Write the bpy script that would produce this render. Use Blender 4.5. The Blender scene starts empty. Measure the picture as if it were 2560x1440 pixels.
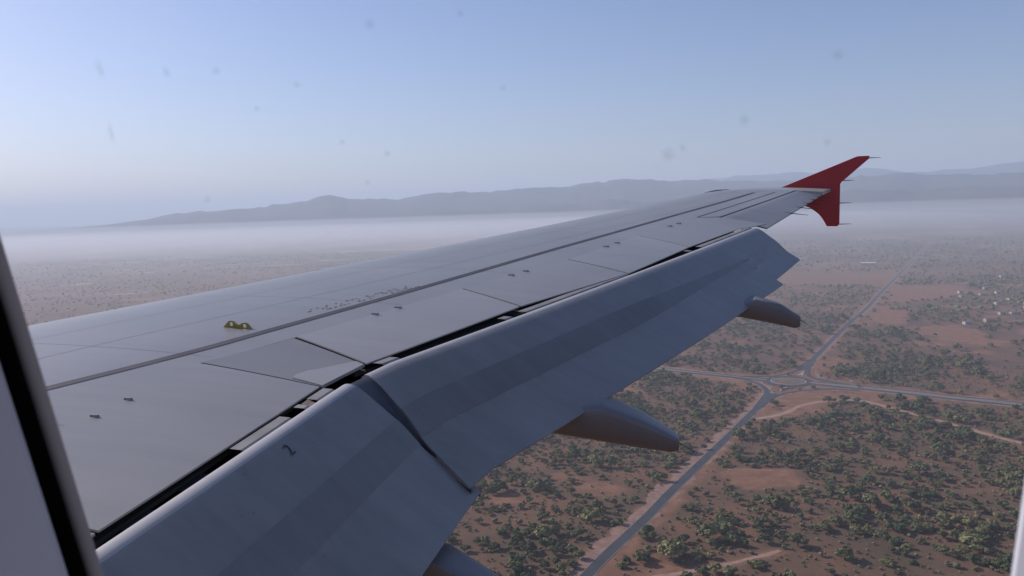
import bpy, bmesh, math, random
import numpy as np
from mathutils import Vector, Matrix

R = math.radians
scene = bpy.context.scene
COL = scene.collection

# ------------------------------------------------------------------ camera
ALT = 150.0                                   # metres above the plain
cam_d = bpy.data.cameras.new('camera')
cam_d.sensor_width = 36.0
cam_d.lens = 29.53
cam_d.clip_start = 0.01
cam_d.clip_end = 120000.0
cam_d.dof.use_dof = True
cam_d.dof.focus_distance = 30.0
cam_d.dof.aperture_fstop = 26.0
cam = bpy.data.objects.new('camera', cam_d)
COL.objects.link(cam)
_f = Vector((-0.20362008, 0.97467437, -0.09245939))
_r = Vector((0.97897133, 0.20149674, -0.03184663))
_u = Vector((0.01240982, 0.0969997, 0.99520704))
M = Matrix(((_r.x, _u.x, -_f.x, 0), (_r.y, _u.y, -_f.y, 0), (_r.z, _u.z, -_f.z, ALT), (0, 0, 0, 1)))
cam.matrix_world = M
scene.camera = cam

# ------------------------------------------------------------------ sky and sun
SUN_EL = R(30.0)
SUN_AZ = R(-72.0)                             # from +y towards -x (ahead of the aircraft)
sun_dir = Vector((math.sin(SUN_AZ) * math.cos(SUN_EL), math.cos(SUN_AZ) * math.cos(SUN_EL), math.sin(SUN_EL)))
world = bpy.data.worlds.new('World')
scene.world = world
world.use_nodes = True
wn = world.node_tree.nodes
wl = world.node_tree.links
sky = wn.new('ShaderNodeTexSky')
sky.sky_type = 'NISHITA'
sky.sun_disc = False
sky.sun_elevation = SUN_EL
sky.sun_rotation = SUN_AZ
sky.altitude = 150.0
sky.air_density = 1.0
sky.dust_density = 0.85
sky.ozone_density = 5.0
wn['Background'].inputs['Strength'].default_value = 0.10
tint = wn.new('ShaderNodeMix')
tint.data_type = 'RGBA'
tint.blend_type = 'MULTIPLY'
tint.inputs['Factor'].default_value = 1.0
tint.inputs[7].default_value = (1.14, 1.0, 0.99, 1)
wl.new(sky.outputs['Color'], tint.inputs[6])
wl.new(tint.outputs[2], wn['Background'].inputs['Color'])
sun_d = bpy.data.lights.new('sun', 'SUN')
sun_d.energy = 4.0
sun_d.angle = R(0.5)
sun_d.color = (1.0, 0.92, 0.82)
sun = bpy.data.objects.new('sun', sun_d)
COL.objects.link(sun)
sun.rotation_euler = sun_dir.to_track_quat('Z', 'Y').to_euler()
vs = scene.view_settings
vs.view_transform = 'Standard'
vs.look = 'None'
vs.exposure = 0.30
vs.gamma = 1.0
vs.use_curve_mapping = False
scene.cycles.volume_bounces = 1
scene.cycles.transparent_max_bounces = 16
scene.cycles.max_bounces = 8

rnd = random.Random(7)
rng = np.random.default_rng(11)


# ------------------------------------------------------------------ helpers
def tag(o, label=None, cat=None, group=None, kind=None):
    if label:
        o['label'] = label
    if cat:
        o['category'] = cat
    if group:
        o['group'] = group
    if kind:
        o['kind'] = kind
    return o


def mesh(name, verts, faces, smooth=False, mat=None):
    m = bpy.data.meshes.new(name)
    m.from_pydata([tuple(map(float, v)) for v in verts], [], [tuple(int(i) for i in f) for f in faces])
    m.update()
    if smooth:
        m.polygons.foreach_set('use_smooth', [True] * len(m.polygons))
    if mat:
        m.materials.append(mat)
    return m


def obj(name, me, parent=None, loc=(0, 0, 0)):
    o = bpy.data.objects.new(name, me)
    COL.objects.link(o)
    o.location = loc
    if parent is not None:
        o.parent = parent
    return o


def empty(name, loc, rz=0.0):
    o = bpy.data.objects.new(name, None)
    COL.objects.link(o)
    o.location = loc
    o.rotation_euler = (0, 0, rz)
    o.empty_display_size = 0.5
    return o


class MB:
    """collects geometry for one mesh"""
    def __init__(self):
        self.v = []
        self.f = []

    def add(self, vs_, fs_):
        b = len(self.v)
        self.v += [tuple(map(float, p)) for p in vs_]
        self.f += [tuple(int(i) + b for i in f) for f in fs_]
        return self

    def box(self, c, s, rz=0.0):
        cx, cy, cz = c
        hx, hy, hz = s[0] / 2, s[1] / 2, s[2] / 2
        ca, sa = math.cos(rz), math.sin(rz)
        vs_ = []
        for dz in (-hz, hz):
            for dx, dy in ((-hx, -hy), (hx, -hy), (hx, hy), (-hx, hy)):
                vs_.append((cx + dx * ca - dy * sa, cy + dx * sa + dy * ca, cz + dz))
        return self.add(vs_, [(3, 2, 1, 0), (4, 5, 6, 7), (0, 1, 5, 4), (1, 2, 6, 5), (2, 3, 7, 6), (3, 0, 4, 7)])

    def tube(self, a, b, ra, rb, n=8):
        a, b = Vector(a), Vector(b)
        d = (b - a).normalized()
        p = d.orthogonal().normalized()
        q = d.cross(p)
        vs_ = []
        for c, r in ((a, ra), (b, rb)):
            for i in range(n):
                t = 2 * math.pi * i / n
                vs_.append(c + (p * math.cos(t) + q * math.sin(t)) * r)
        fs_ = [(i, (i + 1) % n, n + (i + 1) % n, n + i) for i in range(n)]
        fs_ += [tuple(range(n - 1, -1, -1)), tuple(range(n, 2 * n))]
        return self.add(vs_, fs_)

    def build(self, name, mat, parent=None, off=(0, 0, 0), smooth=False):
        vs_ = [(v[0] - off[0], v[1] - off[1], v[2] - off[2]) for v in self.v]
        return obj(name, mesh(name, vs_, self.f, smooth, mat), parent)


# ------------------------------------------------------------------ materials
def newmat(name):
    m = bpy.data.materials.new(name)
    m.use_nodes = True
    nt = m.node_tree
    return m, nt.nodes, nt.links, nt.nodes['Principled BSDF']


def simple(name, col, rough=0.6, metal=0.0, var=0.12, scale=3.0, spec=0.5, bump=0.0):
    m, n, l, b = newmat(name)
    tc = n.new('ShaderNodeTexCoord')
    no = n.new('ShaderNodeTexNoise')
    no.inputs['Scale'].default_value = scale
    no.inputs['Detail'].default_value = 6
    l.new(tc.outputs['Object'], no.inputs['Vector'])
    r = n.new('ShaderNodeMapRange')
    r.inputs['From Min'].default_value = 0.3
    r.inputs['From Max'].default_value = 0.7
    r.inputs['To Min'].default_value = 1 - var
    r.inputs['To Max'].default_value = 1 + var
    l.new(no.outputs['Fac'], r.inputs['Value'])
    mx = n.new('ShaderNodeVectorMath')
    mx.operation = 'SCALE'
    mx.inputs[0].default_value = col
    l.new(r.outputs['Result'], mx.inputs['Scale'])
    l.new(mx.outputs['Vector'], b.inputs['Base Color'])
    b.inputs['Roughness'].default_value = rough
    b.inputs['Metallic'].default_value = metal
    b.inputs['Specular IOR Level'].default_value = spec
    if bump:
        bp = n.new('ShaderNodeBump')
        bp.inputs['Strength'].default_value = bump
        bp.inputs['Distance'].default_value = 0.02
        l.new(no.outputs['Fac'], bp.inputs['Height'])
        l.new(bp.outputs['Normal'], b.inputs['Normal'])
    return m


def wing_paint(name, col, rough=0.38, dirt=0.10):
    """weathered aircraft paint: streaks along the airflow (x), fine specks, panel waviness"""
    m, n, l, b = newmat(name)
    tc = n.new('ShaderNodeTexCoord')
    mp = n.new('ShaderNodeMapping')
    mp.inputs['Scale'].default_value = (0.45, 4.5, 2.0)
    l.new(tc.outputs['Object'], mp.inputs['Vector'])
    st = n.new('ShaderNodeTexNoise')
    st.inputs['Scale'].default_value = 1.6
    st.inputs['Detail'].default_value = 7
    st.inputs['Roughness'].default_value = 0.62
    l.new(mp.outputs['Vector'], st.inputs['Vector'])
    bl = n.new('ShaderNodeTexNoise')
    bl.inputs['Scale'].default_value = 0.8
    bl.inputs['Detail'].default_value = 1.5
    l.new(tc.outputs['Object'], bl.inputs['Vector'])
    ad = n.new('ShaderNodeMath')
    ad.operation = 'ADD'
    l.new(st.outputs['Fac'], ad.inputs[0])
    l.new(bl.outputs['Fac'], ad.inputs[1])
    r = n.new('ShaderNodeMapRange')
    r.inputs['From Min'].default_value = 0.7
    r.inputs['From Max'].default_value = 1.3
    r.inputs['To Min'].default_value = 1 - dirt
    r.inputs['To Max'].default_value = 1 + dirt * 0.7
    l.new(ad.outputs['Value'], r.inputs['Value'])
    sp = n.new('ShaderNodeTexVoronoi')
    sp.inputs['Scale'].default_value = 7.0
    l.new(tc.outputs['Object'], sp.inputs['Vector'])
    sr = n.new('ShaderNodeMapRange')
    sr.inputs['From Min'].default_value = 0.03
    sr.inputs['From Max'].default_value = 0.07
    sr.inputs['To Min'].default_value = 0.80
    sr.inputs['To Max'].default_value = 1.0
    l.new(sp.outputs['Distance'], sr.inputs['Value'])
    mu = n.new('ShaderNodeMath')
    mu.operation = 'MULTIPLY'
    l.new(r.outputs['Result'], mu.inputs[0])
    l.new(sr.outputs['Result'], mu.inputs[1])
    mx = n.new('ShaderNodeVectorMath')
    mx.operation = 'SCALE'
    mx.inputs[0].default_value = col
    l.new(mu.outputs['Value'], mx.inputs['Scale'])
    l.new(mx.outputs['Vector'], b.inputs['Base Color'])
    rr = n.new('ShaderNodeMapRange')
    rr.inputs['To Min'].default_value = rough - 0.02
    rr.inputs['To Max'].default_value = rough + 0.06
    l.new(st.outputs['Fac'], rr.inputs['Value'])
    l.new(rr.outputs['Result'], b.inputs['Roughness'])
    bp = n.new('ShaderNodeBump')
    bp.inputs['Strength'].default_value = 0.04
    bp.inputs['Distance'].default_value = 0.01
    l.new(bl.outputs['Fac'], bp.inputs['Height'])
    l.new(bp.outputs['Normal'], b.inputs['Normal'])
    b.inputs['Specular IOR Level'].default_value = 0.5
    return m


MAT = {
    'wing': wing_paint('wing_grey_paint', (0.262, 0.255, 0.243), 0.30, 0.12),
    'spoiler': wing_paint('spoiler_grey_paint', (0.235, 0.237, 0.245), 0.30, 0.06),
    'patch': wing_paint('panel_grey_paint', (0.325, 0.318, 0.305), 0.32, 0.06),
    'flap': wing_paint('flap_grey_paint', (0.232, 0.230, 0.228), 0.32, 0.20),
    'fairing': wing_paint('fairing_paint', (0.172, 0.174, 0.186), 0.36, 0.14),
    'kinkp': wing_paint('darker_grey_paint', (0.215, 0.209, 0.200), 0.34, 0.08),
    'stripe': simple('sealant_stripe', (0.082, 0.085, 0.100), 0.7, var=0.12, spec=0.2),
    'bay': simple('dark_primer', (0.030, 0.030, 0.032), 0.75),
    'plate': simple('shroud_plate', (0.24, 0.235, 0.225), 0.6, var=0.2, scale=6),
    'rubber': simple('joint_rubber', (0.048, 0.051, 0.062), 0.5, var=0.25, scale=8),
    'red': wing_paint('red_fence_paint', (0.40, 0.014, 0.022), 0.35, 0.12),
    'yellow': simple('yellow_bracket_paint', (0.30, 0.23, 0.025), 0.5, var=0.2, scale=30),
    'dark': simple('dark_metal', (0.03, 0.03, 0.032), 0.5),
    'lens': simple('dark_lens', (0.05, 0.045, 0.045), 0.15),
    'ink': simple('stencil_ink', (0.05, 0.05, 0.056), 0.6),
    'faint_ink': simple('worn_stencil_ink', (0.175, 0.172, 0.168), 0.6),
    'fitting': simple('hinge_fitting_metal', (0.27, 0.27, 0.27), 0.45, metal=0.1),
}

# ------------------------------------------------------------------ the plain
ISL = (82.2, 722.8)
main_road = [(-75, 215), (-52, 290), (-41.6, 329.6), (-34.7, 354), (-20.9, 396.3), (-9.5, 436), (6, 486), (24.2, 544.7),
             (40.5, 598), (53, 638), (64.5, 676)]
top_road = [(100.5, 776), (112.5, 815), (126, 858), (141, 907), (155, 952), (196.5, 1084), (244, 1228), (308, 1440), (372, 1645),
            (452, 1900), (560, 2247), (710, 2725), (950, 3500)]
left_up = [(-300, 935), (-160, 852), (-38.4, 788.5), (2.7, 764.5), (47.6, 742), (66, 733)]
left_low = [(-305, 922), (-165, 838), (-42, 776), (2.6, 754.5), (38, 737.5), (64, 724)]
right_up = [(98, 724), (128.2, 711.5), (161.6, 695.6), (195.5, 675.5), (236, 655), (330, 606), (480, 532)]
right_low = [(100, 713), (120, 703), (136, 695.5), (158.6, 683.5), (192.5, 664), (232.8, 644.5), (326, 594), (476, 520)]
slip_bl = [(38, 737), (50, 726), (57.5, 711), (61, 695), (61, 678), (57, 655), (51, 633)]
slip_br = [(58.5, 648), (64, 661), (71, 673), (79, 681.5), (90, 688.5), (102, 692.5), (116, 694), (132, 691)]
slip_tr = [(107, 786), (103, 766), (102, 750), (105, 737), (113, 726), (128, 713)]
slip_tl = [(101, 781), (90, 762), (79, 750), (66, 742), (47, 743)]
dirt_track = [(45, 594), (63.4, 607.7), (76, 628), (87.9, 643.5), (108, 655.6), (125.2, 655.7), (137, 642), (149.9, 621), (163.1, 602),
              (174.1, 583), (185.1, 564), (199, 544), (230, 500), (280, 440)]
low_track = [(-24, 326), (-6, 336.3), (10.3, 345.4), (25.8, 355.9), (38, 366)]
far_road = [(378, 1621), (449.6, 1572), (538.5, 1513), (700, 1420), (900, 1300)]


def smooth_line(pts, step=6.0):
    pts = np.array(pts, float)
    P = np.vstack([2 * pts[0] - pts[1], pts, 2 * pts[-1] - pts[-2]])
    out = []
    for i in range(1, len(P) - 2):
        p0, p1, p2, p3 = P[i - 1], P[i], P[i + 1], P[i + 2]
        k = max(2, int(np.linalg.norm(p2 - p1) / step))
        for t in np.linspace(0, 1, k, endpoint=False):
            out.append(0.5 * ((2 * p1) + (-p0 + p2) * t + (2 * p0 - 5 * p1 + 4 * p2 - p3) * t * t + (-p0 + 3 * p1 - 3 * p2 + p3) * t ** 3))
    out.append(P[-2])
    return np.array(out)


LINES = {k: smooth_line(v) for k, v in dict(main=main_road, top=top_road, lu=left_up, ll=left_low, ru=right_up, rl=right_low, bl=slip_bl,
                                            br=slip_br, tr=slip_tr, tl=slip_tl, dirt=dirt_track, low=low_track, far=far_road).items()}


def dist_lines(X, Y, names):
    D = np.full(np.shape(X), 1e9)
    for k in names:
        L = LINES[k]
        for a, b in zip(L[:-1], L[1:]):
            d = b - a
            q = max(d @ d, 1e-9)
            t = np.clip(((X - a[0]) * d[0] + (Y - a[1]) * d[1]) / q, 0, 1)
            D = np.minimum(D, np.hypot(X - a[0] - t * d[0], Y - a[1] - t * d[1]))
    return D


def vnoise(X, Y, sc, seed):
    """smooth value noise in 0..1"""
    t = np.random.default_rng(seed).random((256, 256))
    x, y = np.asarray(X) / sc, np.asarray(Y) / sc
    i, j = np.floor(x).astype(int), np.floor(y).astype(int)
    fx, fy = x - i, y - j
    fx, fy = fx * fx * (3 - 2 * fx), fy * fy * (3 - 2 * fy)
    g = lambda a, b: t[a % 256, b % 256]
    return (g(i, j) * (1 - fx) + g(i + 1, j) * fx) * (1 - fy) + (g(i, j + 1) * (1 - fx) + g(i + 1, j + 1) * fx) * fy


def inpoly(X, Y, poly):
    c = np.zeros(np.shape(X), bool)
    n_ = len(poly)
    for i in range(n_):
        x1, y1 = poly[i]
        x2, y2 = poly[(i + 1) % n_]
        k = ((y1 > Y) != (y2 > Y)) & (X < (x2 - x1) * (Y - y1) / (y2 - y1 + 1e-12) + x1)
        c ^= k
    return c


FIELDS = [  # bare clearings and ploughed fields
    [(150, 1580), (345, 1530), (425, 1815), (180, 1870)],
    [(275, 1270), (335, 1530), (470, 1560), (400, 1365)],
    [(48, 596), (66, 664), (90, 690), (120, 690), (142, 676), (140, 645), (125, 652), (106, 652), (88, 640), (66, 606)],
    [(255, 930), (310, 900), (325, 1010), (290, 1060), (262, 1020)],
    [(8, 452), (60, 455), (58, 478), (10, 472)],
    [(-30, 350), (-5, 385), (-20, 330)],
    [(38, 735), (50, 722), (56, 708), (58, 690), (36, 704), (5, 735), (10, 745)],
    [(210, 1090), (250, 1060), (290, 1150), (262, 1230)],
]


def bare_at(X, Y):
    w = 26 * (vnoise(X, Y, 17, 3) - 0.5)
    wy = 26 * (vnoise(X, Y, 17, 4) - 0.5)
    b = np.zeros(np.shape(X))
    for p in FIELDS:
        b = np.maximum(b, inpoly(X + w, Y + wy, p).astype(float))
    dr = dist_lines(X, Y, ['main', 'top', 'lu', 'll', 'ru', 'rl', 'bl', 'br', 'tr', 'tl'])
    n_ = vnoise(X, Y, 17, 5)
    b = np.maximum(b, np.clip(1.15 - dr / (6.5 + 9 * n_), 0, 1))
    dt = dist_lines(X, Y, ['dirt', 'low', 'far'])
    b = np.maximum(b, np.clip(1.2 - dt / 4.5, 0, 1))
    g = vnoise(X, Y, 62, 8) * 0.6 + vnoise(X, Y, 23, 9) * 0.4
    b = np.maximum(b, np.clip((g - 0.64) * 6, 0, 0.8))
    return b


def axis(lo, hi, step, far, growth=1.16):
    c = list(np.arange(lo, hi + step, step))
    d = step
    x = c[-1]
    while x < far:
        d *= growth
        x += d
        c.append(x)
    d = step
    x = c[0]
    pre = []
    while x > -far:
        d *= growth
        x -= d
        pre.append(x)
    return np.array(pre[::-1] + c)


gx = axis(-250, 520, 5.0, 60000)
gy = axis(250, 1250, 6.0, 60000)
gy = gy[gy > -3000]
GX, GY = np.meshgrid(gx, gy, indexing='ij')
GB = bare_at(GX, GY)
nx_, ny_ = GX.shape
gv = np.stack([GX.ravel(), GY.ravel(), np.zeros(GX.size)], 1)
idx = np.arange(GX.size).reshape(nx_, ny_)
gf = np.stack([idx[:-1, :-1].ravel(), idx[1:, :-1].ravel(), idx[1:, 1:].ravel(), idx[:-1, 1:].ravel()], 1)


def fast_mesh(name, v, f, mat, smooth=False, attrs=None):
    """v (n,3), f (m,k) numpy -> mesh"""
    m = bpy.data.meshes.new(name)
    k = f.shape[1]
    m.vertices.add(len(v))
    m.vertices.foreach_set('co', np.asarray(v, np.float32).ravel())
    m.loops.add(f.size)
    m.loops.foreach_set('vertex_index', f.astype(np.int32).ravel())
    m.polygons.add(len(f))
    m.polygons.foreach_set('loop_start', np.arange(0, f.size, k, dtype=np.int32))
    if smooth:
        m.polygons.foreach_set('use_smooth', np.ones(len(f), bool))
    m.update(calc_edges=True)
    m.validate()
    for an, av in (attrs or {}).items():
        a = m.attributes.new(an, 'FLOAT', 'POINT')
        a.data.foreach_set('value', np.asarray(av, np.float32).ravel())
    if mat:
        m.materials.append(mat)
    return m


def ramp(n, stops, interp='LINEAR'):
    r = n.new('ShaderNodeValToRGB')
    e = r.color_ramp.elements
    while len(e) < len(stops):
        e.new(0.5)
    for el, (p, c) in zip(e, stops):
        el.position = p
        el.color = (*c, 1)
    r.color_ramp.interpolation = interp
    return r


def ground_mat():
    m, n, l, b = newmat('scrubland_soil')
    geo = n.new('ShaderNodeNewGeometry')
    at = n.new('ShaderNodeAttribute')
    at.attribute_name = 'bare'

    def noise(sc, det=6, rough=0.6, stretch=None):
        no = n.new('ShaderNodeTexNoise')
        no.inputs['Scale'].default_value = sc
        no.inputs['Detail'].default_value = det
        no.inputs['Roughness'].default_value = rough
        if stretch:
            mp = n.new('ShaderNodeMapping')
            mp.inputs['Scale'].default_value = stretch
            mp.inputs['Rotation'].default_value = (0, 0, 0.45)
            l.new(geo.outputs['Position'], mp.inputs['Vector'])
            l.new(mp.outputs['Vector'], no.inputs['Vector'])
        else:
            l.new(geo.outputs['Position'], no.inputs['Vector'])
        return no

    def mix(fac, a, c):
        mx = n.new('ShaderNodeMix')
        mx.data_type = 'RGBA'
        l.new(fac, mx.inputs['Factor'])
        for s, v in ((mx.inputs[6], a), (mx.inputs[7], c)):
            if isinstance(v, tuple):
                s.default_value = (*v, 1)
            else:
                l.new(v, s)
        return mx.outputs[2]

    n1 = noise(0.02, 8, 0.65)
    litter = ramp(n, [(0.30, (0.082, 0.062, 0.040)), (0.46, (0.125, 0.078, 0.052)), (0.60, (0.172, 0.093, 0.060)), (0.75, (0.218, 0.112, 0.070))])
    l.new(n1.outputs['Fac'], litter.inputs['Fac'])
    n2 = noise(0.11, 7, 0.7)
    soil = ramp(n, [(0.30, (0.142, 0.080, 0.052)), (0.50, (0.208, 0.108, 0.068)), (0.70, (0.29, 0.164, 0.104))])
    l.new(n2.outputs['Fac'], soil.inputs['Fac'])
    n3 = noise(0.05, 8, 0.7)
    f = n.new('ShaderNodeMath')
    f.operation = 'ADD'
    l.new(at.outputs['Fac'], f.inputs[0])
    l.new(n3.outputs['Fac'], f.inputs[1])
    fr = n.new('ShaderNodeMapRange')
    fr.inputs['From Min'].default_value = 0.72
    fr.inputs['From Max'].default_value = 1.12
    l.new(f.outputs['Value'], fr.inputs['Value'])
    base = mix(fr.outputs['Result'], litter.outputs['Color'], soil.outputs['Color'])
    # low scrub and dry grass mottling
    n4 = noise(0.32, 6, 0.72)
    sc = n.new('ShaderNodeMapRange')
    sc.inputs['From Min'].default_value = 0.53
    sc.inputs['From Max'].default_value = 0.66
    l.new(n4.outputs['Fac'], sc.inputs['Value'])
    inv = n.new('ShaderNodeMath')
    inv.operation = 'MULTIPLY_ADD'
    l.new(at.outputs['Fac'], inv.inputs[0])
    inv.inputs[1].default_value = -0.85
    inv.inputs[2].default_value = 0.9
    ml = n.new('ShaderNodeMath')
    ml.operation = 'MULTIPLY'
    ml.use_clamp = True
    l.new(sc.outputs['Result'], ml.inputs[0])
    l.new(inv.outputs['Value'], ml.inputs[1])
    base = mix(ml.outputs['Value'], base, (0.066, 0.068, 0.044))
    # far away: broad patches of bush, fallow fields and pale pans
    sep = n.new('ShaderNodeSeparateXYZ')
    l.new(geo.outputs['Position'], sep.inputs['Vector'])
    fy = n.new('ShaderNodeMapRange')
    fy.inputs['From Min'].default_value = 1400
    fy.inputs['From Max'].default_value = 2600
    l.new(sep.outputs['Y'], fy.inputs['Value'])
    n5 = noise(0.0034, 10, 0.68, (1.0, 0.55, 1.0))
    farc = ramp(n, [(0.34, (0.066, 0.066, 0.044)), (0.46, (0.118, 0.100, 0.070)), (0.55, (0.165, 0.128, 0.090)), (0.68, (0.25, 0.180, 0.125))])
    l.new(n5.outputs['Fac'], farc.inputs['Fac'])
    base = mix(fy.outputs['Result'], base, farc.outputs['Color'])
    l.new(base, b.inputs['Base Color'])
    b.inputs['Roughness'].default_value = 0.95
    b.inputs['Specular IOR Level'].default_value = 0.1
    return m


ground = obj('ground', fast_mesh('ground', gv, gf, ground_mat(), attrs={'bare': GB}))
tag(ground, kind='structure')

MAT['asphalt'] = simple('asphalt', (0.040, 0.045, 0.054), 0.85, var=0.22, scale=0.15, spec=0.4)
MAT['verge'] = simple('sandy_verge', (0.235, 0.138, 0.100), 0.95, var=0.3, scale=0.2)
MAT['track'] = simple('sandy_track', (0.30, 0.190, 0.140), 0.95, var=0.2, scale=0.25)
MAT['kerb'] = simple('concrete_kerb', (0.25, 0.24, 0.225), 0.9, var=0.2, scale=0.5)
MAT['paving'] = simple('concrete_paving', (0.165, 0.145, 0.130), 0.9, var=0.2, scale=0.4)
MAT['island'] = simple('island_soil', (0.125, 0.092, 0.068), 0.95, var=0.3, scale=0.4)
MAT['paint'] = simple('road_paint', (0.52, 0.52, 0.50), 0.8, var=0.2, scale=1.0)
MAT['pan'] = simple('pale_dry_pan', (0.72, 0.67, 0.60), 0.95, var=0.2, scale=0.01)


def strip(line, w, z, jitter=0.0, side=0.0, seed=0):
    L = np.asarray(line, float)
    d = np.gradient(L, axis=0)
    d /= np.linalg.norm(d, axis=1)[:, None]
    nn = np.stack([-d[:, 1], d[:, 0]], 1)
    r_ = np.random.default_rng(seed)
    j1 = jitter * (r_.random(len(L)) - 0.5)
    j2 = jitter * (r_.random(len(L)) - 0.5)
    a = L + nn * (w / 2 + side + j1)[:, None] if np.ndim(w) else L + nn * (w / 2 + j1)[:, None] + nn * side
    c = L - nn * (w / 2 + j2)[:, None] + nn * side
    v = [(p[0], p[1], z) for p in a] + [(p[0], p[1], z) for p in c]
    k = len(L)
    f = [(k + i, k + i + 1, i + 1, i) for i in range(k - 1)]
    return v, f


def road(name, key, w, z, mat, parent=None, jitter=0.0, side=0.0, a=0, b=None):
    v, f = strip(LINES[key][a:b], w, z, jitter, side, seed=len(key) + int(w * 10))
    o = obj(name, mesh(name, v, f, False, MAT[mat]), parent)
    if parent is None:
        tag(o, kind='structure')
    return o


# sandy verges, dirt tracks
for i, (nm, key, w) in enumerate((('road_verge', 'main', 12.5), ('road_verge', 'top', 9.5), ('road_verge', 'lu', 10), ('road_verge', 'll', 10),
                                  ('road_verge', 'ru', 9), ('road_verge', 'rl', 9), ('road_verge', 'bl', 8), ('road_verge', 'br', 7))):
    road(nm, key, w, 0.03 + 0.004 * i, 'verge', None, 4.5, 2.2 if key == 'main' else 0.0)
road('dirt_track', 'dirt', 4.6, 0.075, 'track', None, 1.4)
road('dirt_track', 'low', 3.0, 0.079, 'track', None, 1.4)
road('dirt_road', 'far', 8.0, 0.083, 'track', None, 2.0)
# asphalt
ASPH = []
for i, (nm, key, w) in enumerate((('main_road', 'main', 5.9), ('outer_road', 'top', 6.2), ('dual_carriageway', 'lu', 4.6), ('dual_carriageway', 'll', 4.6),
                                  ('dual_carriageway', 'ru', 4.6), ('dual_carriageway', 'rl', 4.6), ('slip_road', 'bl', 4.4), ('slip_road', 'br', 4.0),
                                  ('slip_road', 'tr', 4.2), ('slip_road', 'tl', 4.2))):
    ASPH.append((key, road(nm, key, w, 0.10 + 0.005 * i, 'asphalt')))
# junction throats that flare towards the ring
flare = MB()
for line, w0, w1 in ((LINES['main'][-9:], 6.0, 11.5), (LINES['top'][:9][::-1], 6.2, 12.0)):
    k = len(line)
    v, f = strip(line, 1.0, 0.0)
    ws = np.linspace(w0, w1, k)
    L = np.asarray(line)
    d = np.gradient(L, axis=0)
    d /= np.linalg.norm(d, axis=1)[:, None]
    nn = np.stack([-d[:, 1], d[:, 0]], 1)
    aa, cc = L + nn * ws[:, None] / 2, L - nn * ws[:, None] / 2
    vv = [(p[0], p[1], 0.16) for p in aa] + [(p[0], p[1], 0.16) for p in cc]
    flare.add(vv, [(k + i, k + i + 1, i + 1, i) for i in range(k - 1)])
tag(flare.build('junction_road', MAT['asphalt']), kind='structure')


def ring(r0, r1, z0, z1, n=72, c=ISL):
    v = []
    for i in range(n):
        t = 2 * math.pi * i / n
        ct, st = math.cos(t), math.sin(t)
        for r, z in ((r1, z0), (r1, z1), (r0, z1), (r0, z0)):
            v.append((c[0] + r * ct, c[1] + r * st, z))
    f = []
    for i in range(n):
        j = (i + 1) % n
        for k in range(4):
            f.append((i * 4 + k, j * 4 + k, j * 4 + (k + 1) % 4, i * 4 + (k + 1) % 4))
    return v, f


v, f = ring(13.0, 20.5, 0.10, 0.165)
rr_ = obj('roundabout_road', mesh('roundabout_road', v, f, False, MAT['asphalt']))
tag(rr_, kind='structure')
n_ = 64
isl_v = [(ISL[0], ISL[1], 0.95)] + [(ISL[0] + 7 * math.cos(2 * math.pi * i / n_), ISL[1] + 7 * math.sin(2 * math.pi * i / n_), 0.75) for i in range(n_)] + \
        [(ISL[0] + 13.4 * math.cos(2 * math.pi * i / n_), ISL[1] + 13.4 * math.sin(2 * math.pi * i / n_), 0.30) for i in range(n_)]
isl_f = [(0, 1 + i, 1 + (i + 1) % n_) for i in range(n_)] + [(1 + i, 1 + n_ + i, 1 + n_ + (i + 1) % n_, 1 + (i + 1) % n_) for i in range(n_)]
ri = obj('roundabout_island', mesh('roundabout_island', isl_v, isl_f, True, MAT['island']))
tag(ri, kind='structure')
v, f = ring(13.3, 14.4, 0.12, 0.34)
obj('kerb', mesh('kerb', v, f, False, MAT['kerb']), ri)


def slab(name, poly, z0, z1, mat, parent=None):
    k = len(poly)
    v = [(x, y, z0) for x, y in poly] + [(x, y, z1) for x, y in poly]
    f = [tuple(range(k, 2 * k))] + [(i, (i + 1) % k, k + (i + 1) % k, k + i) for i in range(k)]
    o = obj(name, mesh(name, v, f, False, MAT[mat]), parent)
    if parent is None:
        tag(o, kind='structure')
    return o


# splitter islands and medians, each a raised kerbed slab
slab('splitter_island', [(73.5, 698.5), (79.5, 700.5), (70.5, 681)], 0.1, 0.30, 'kerb')
slab('splitter_island', [(64.5, 704), (67.5, 699), (64.2, 684), (63.2, 692)], 0.1, 0.30, 'paving')
slab('splitter_island', [(97, 747), (91.5, 748), (101, 768)], 0.1, 0.30, 'kerb')
slab('splitter_island', [(90, 694), (104, 697.5), (116, 697.5), (102, 701.5), (92, 699.5)], 0.1, 0.28, 'paving')
slab('splitter_island', [(108.5, 741), (107, 750), (109, 762), (114.5, 735), (121, 727)], 0.1, 0.28, 'paving')
slab('splitter_island', [(75, 744.5), (82, 749), (90, 757), (84, 746)], 0.1, 0.28, 'paving')


def median(a, b, inner, z=0.26):
    A, B = LINES[a], LINES[b]
    k = min(len(A), len(B))
    ia = np.linspace(0, len(A) - 1, 40).astype(int)
    ib = np.linspace(0, len(B) - 1, 40).astype(int)
    pa, pb = A[ia], B[ib]
    d = (pb - pa)
    ln = np.linalg.norm(d, axis=1)[:, None]
    ok = ln[:, 0] > inner * 2 + 0.6
    pa2, pb2 = pa + d / ln * inner, pb - d / ln * inner
    pa2, pb2 = pa2[ok], pb2[ok]
    k = len(pa2)
    v = [(p[0], p[1], z) for p in pa2] + [(p[0], p[1], z) for p in pb2]
    f = [(i, i + 1, k + i + 1, k + i) for i in range(k - 1)]
    o = obj('road_median', mesh('road_median', v, f, False, MAT['paving']))
    tag(o, kind='structure')


median('lu', 'll', 2.5)
median('ru', 'rl', 2.5)
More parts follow.
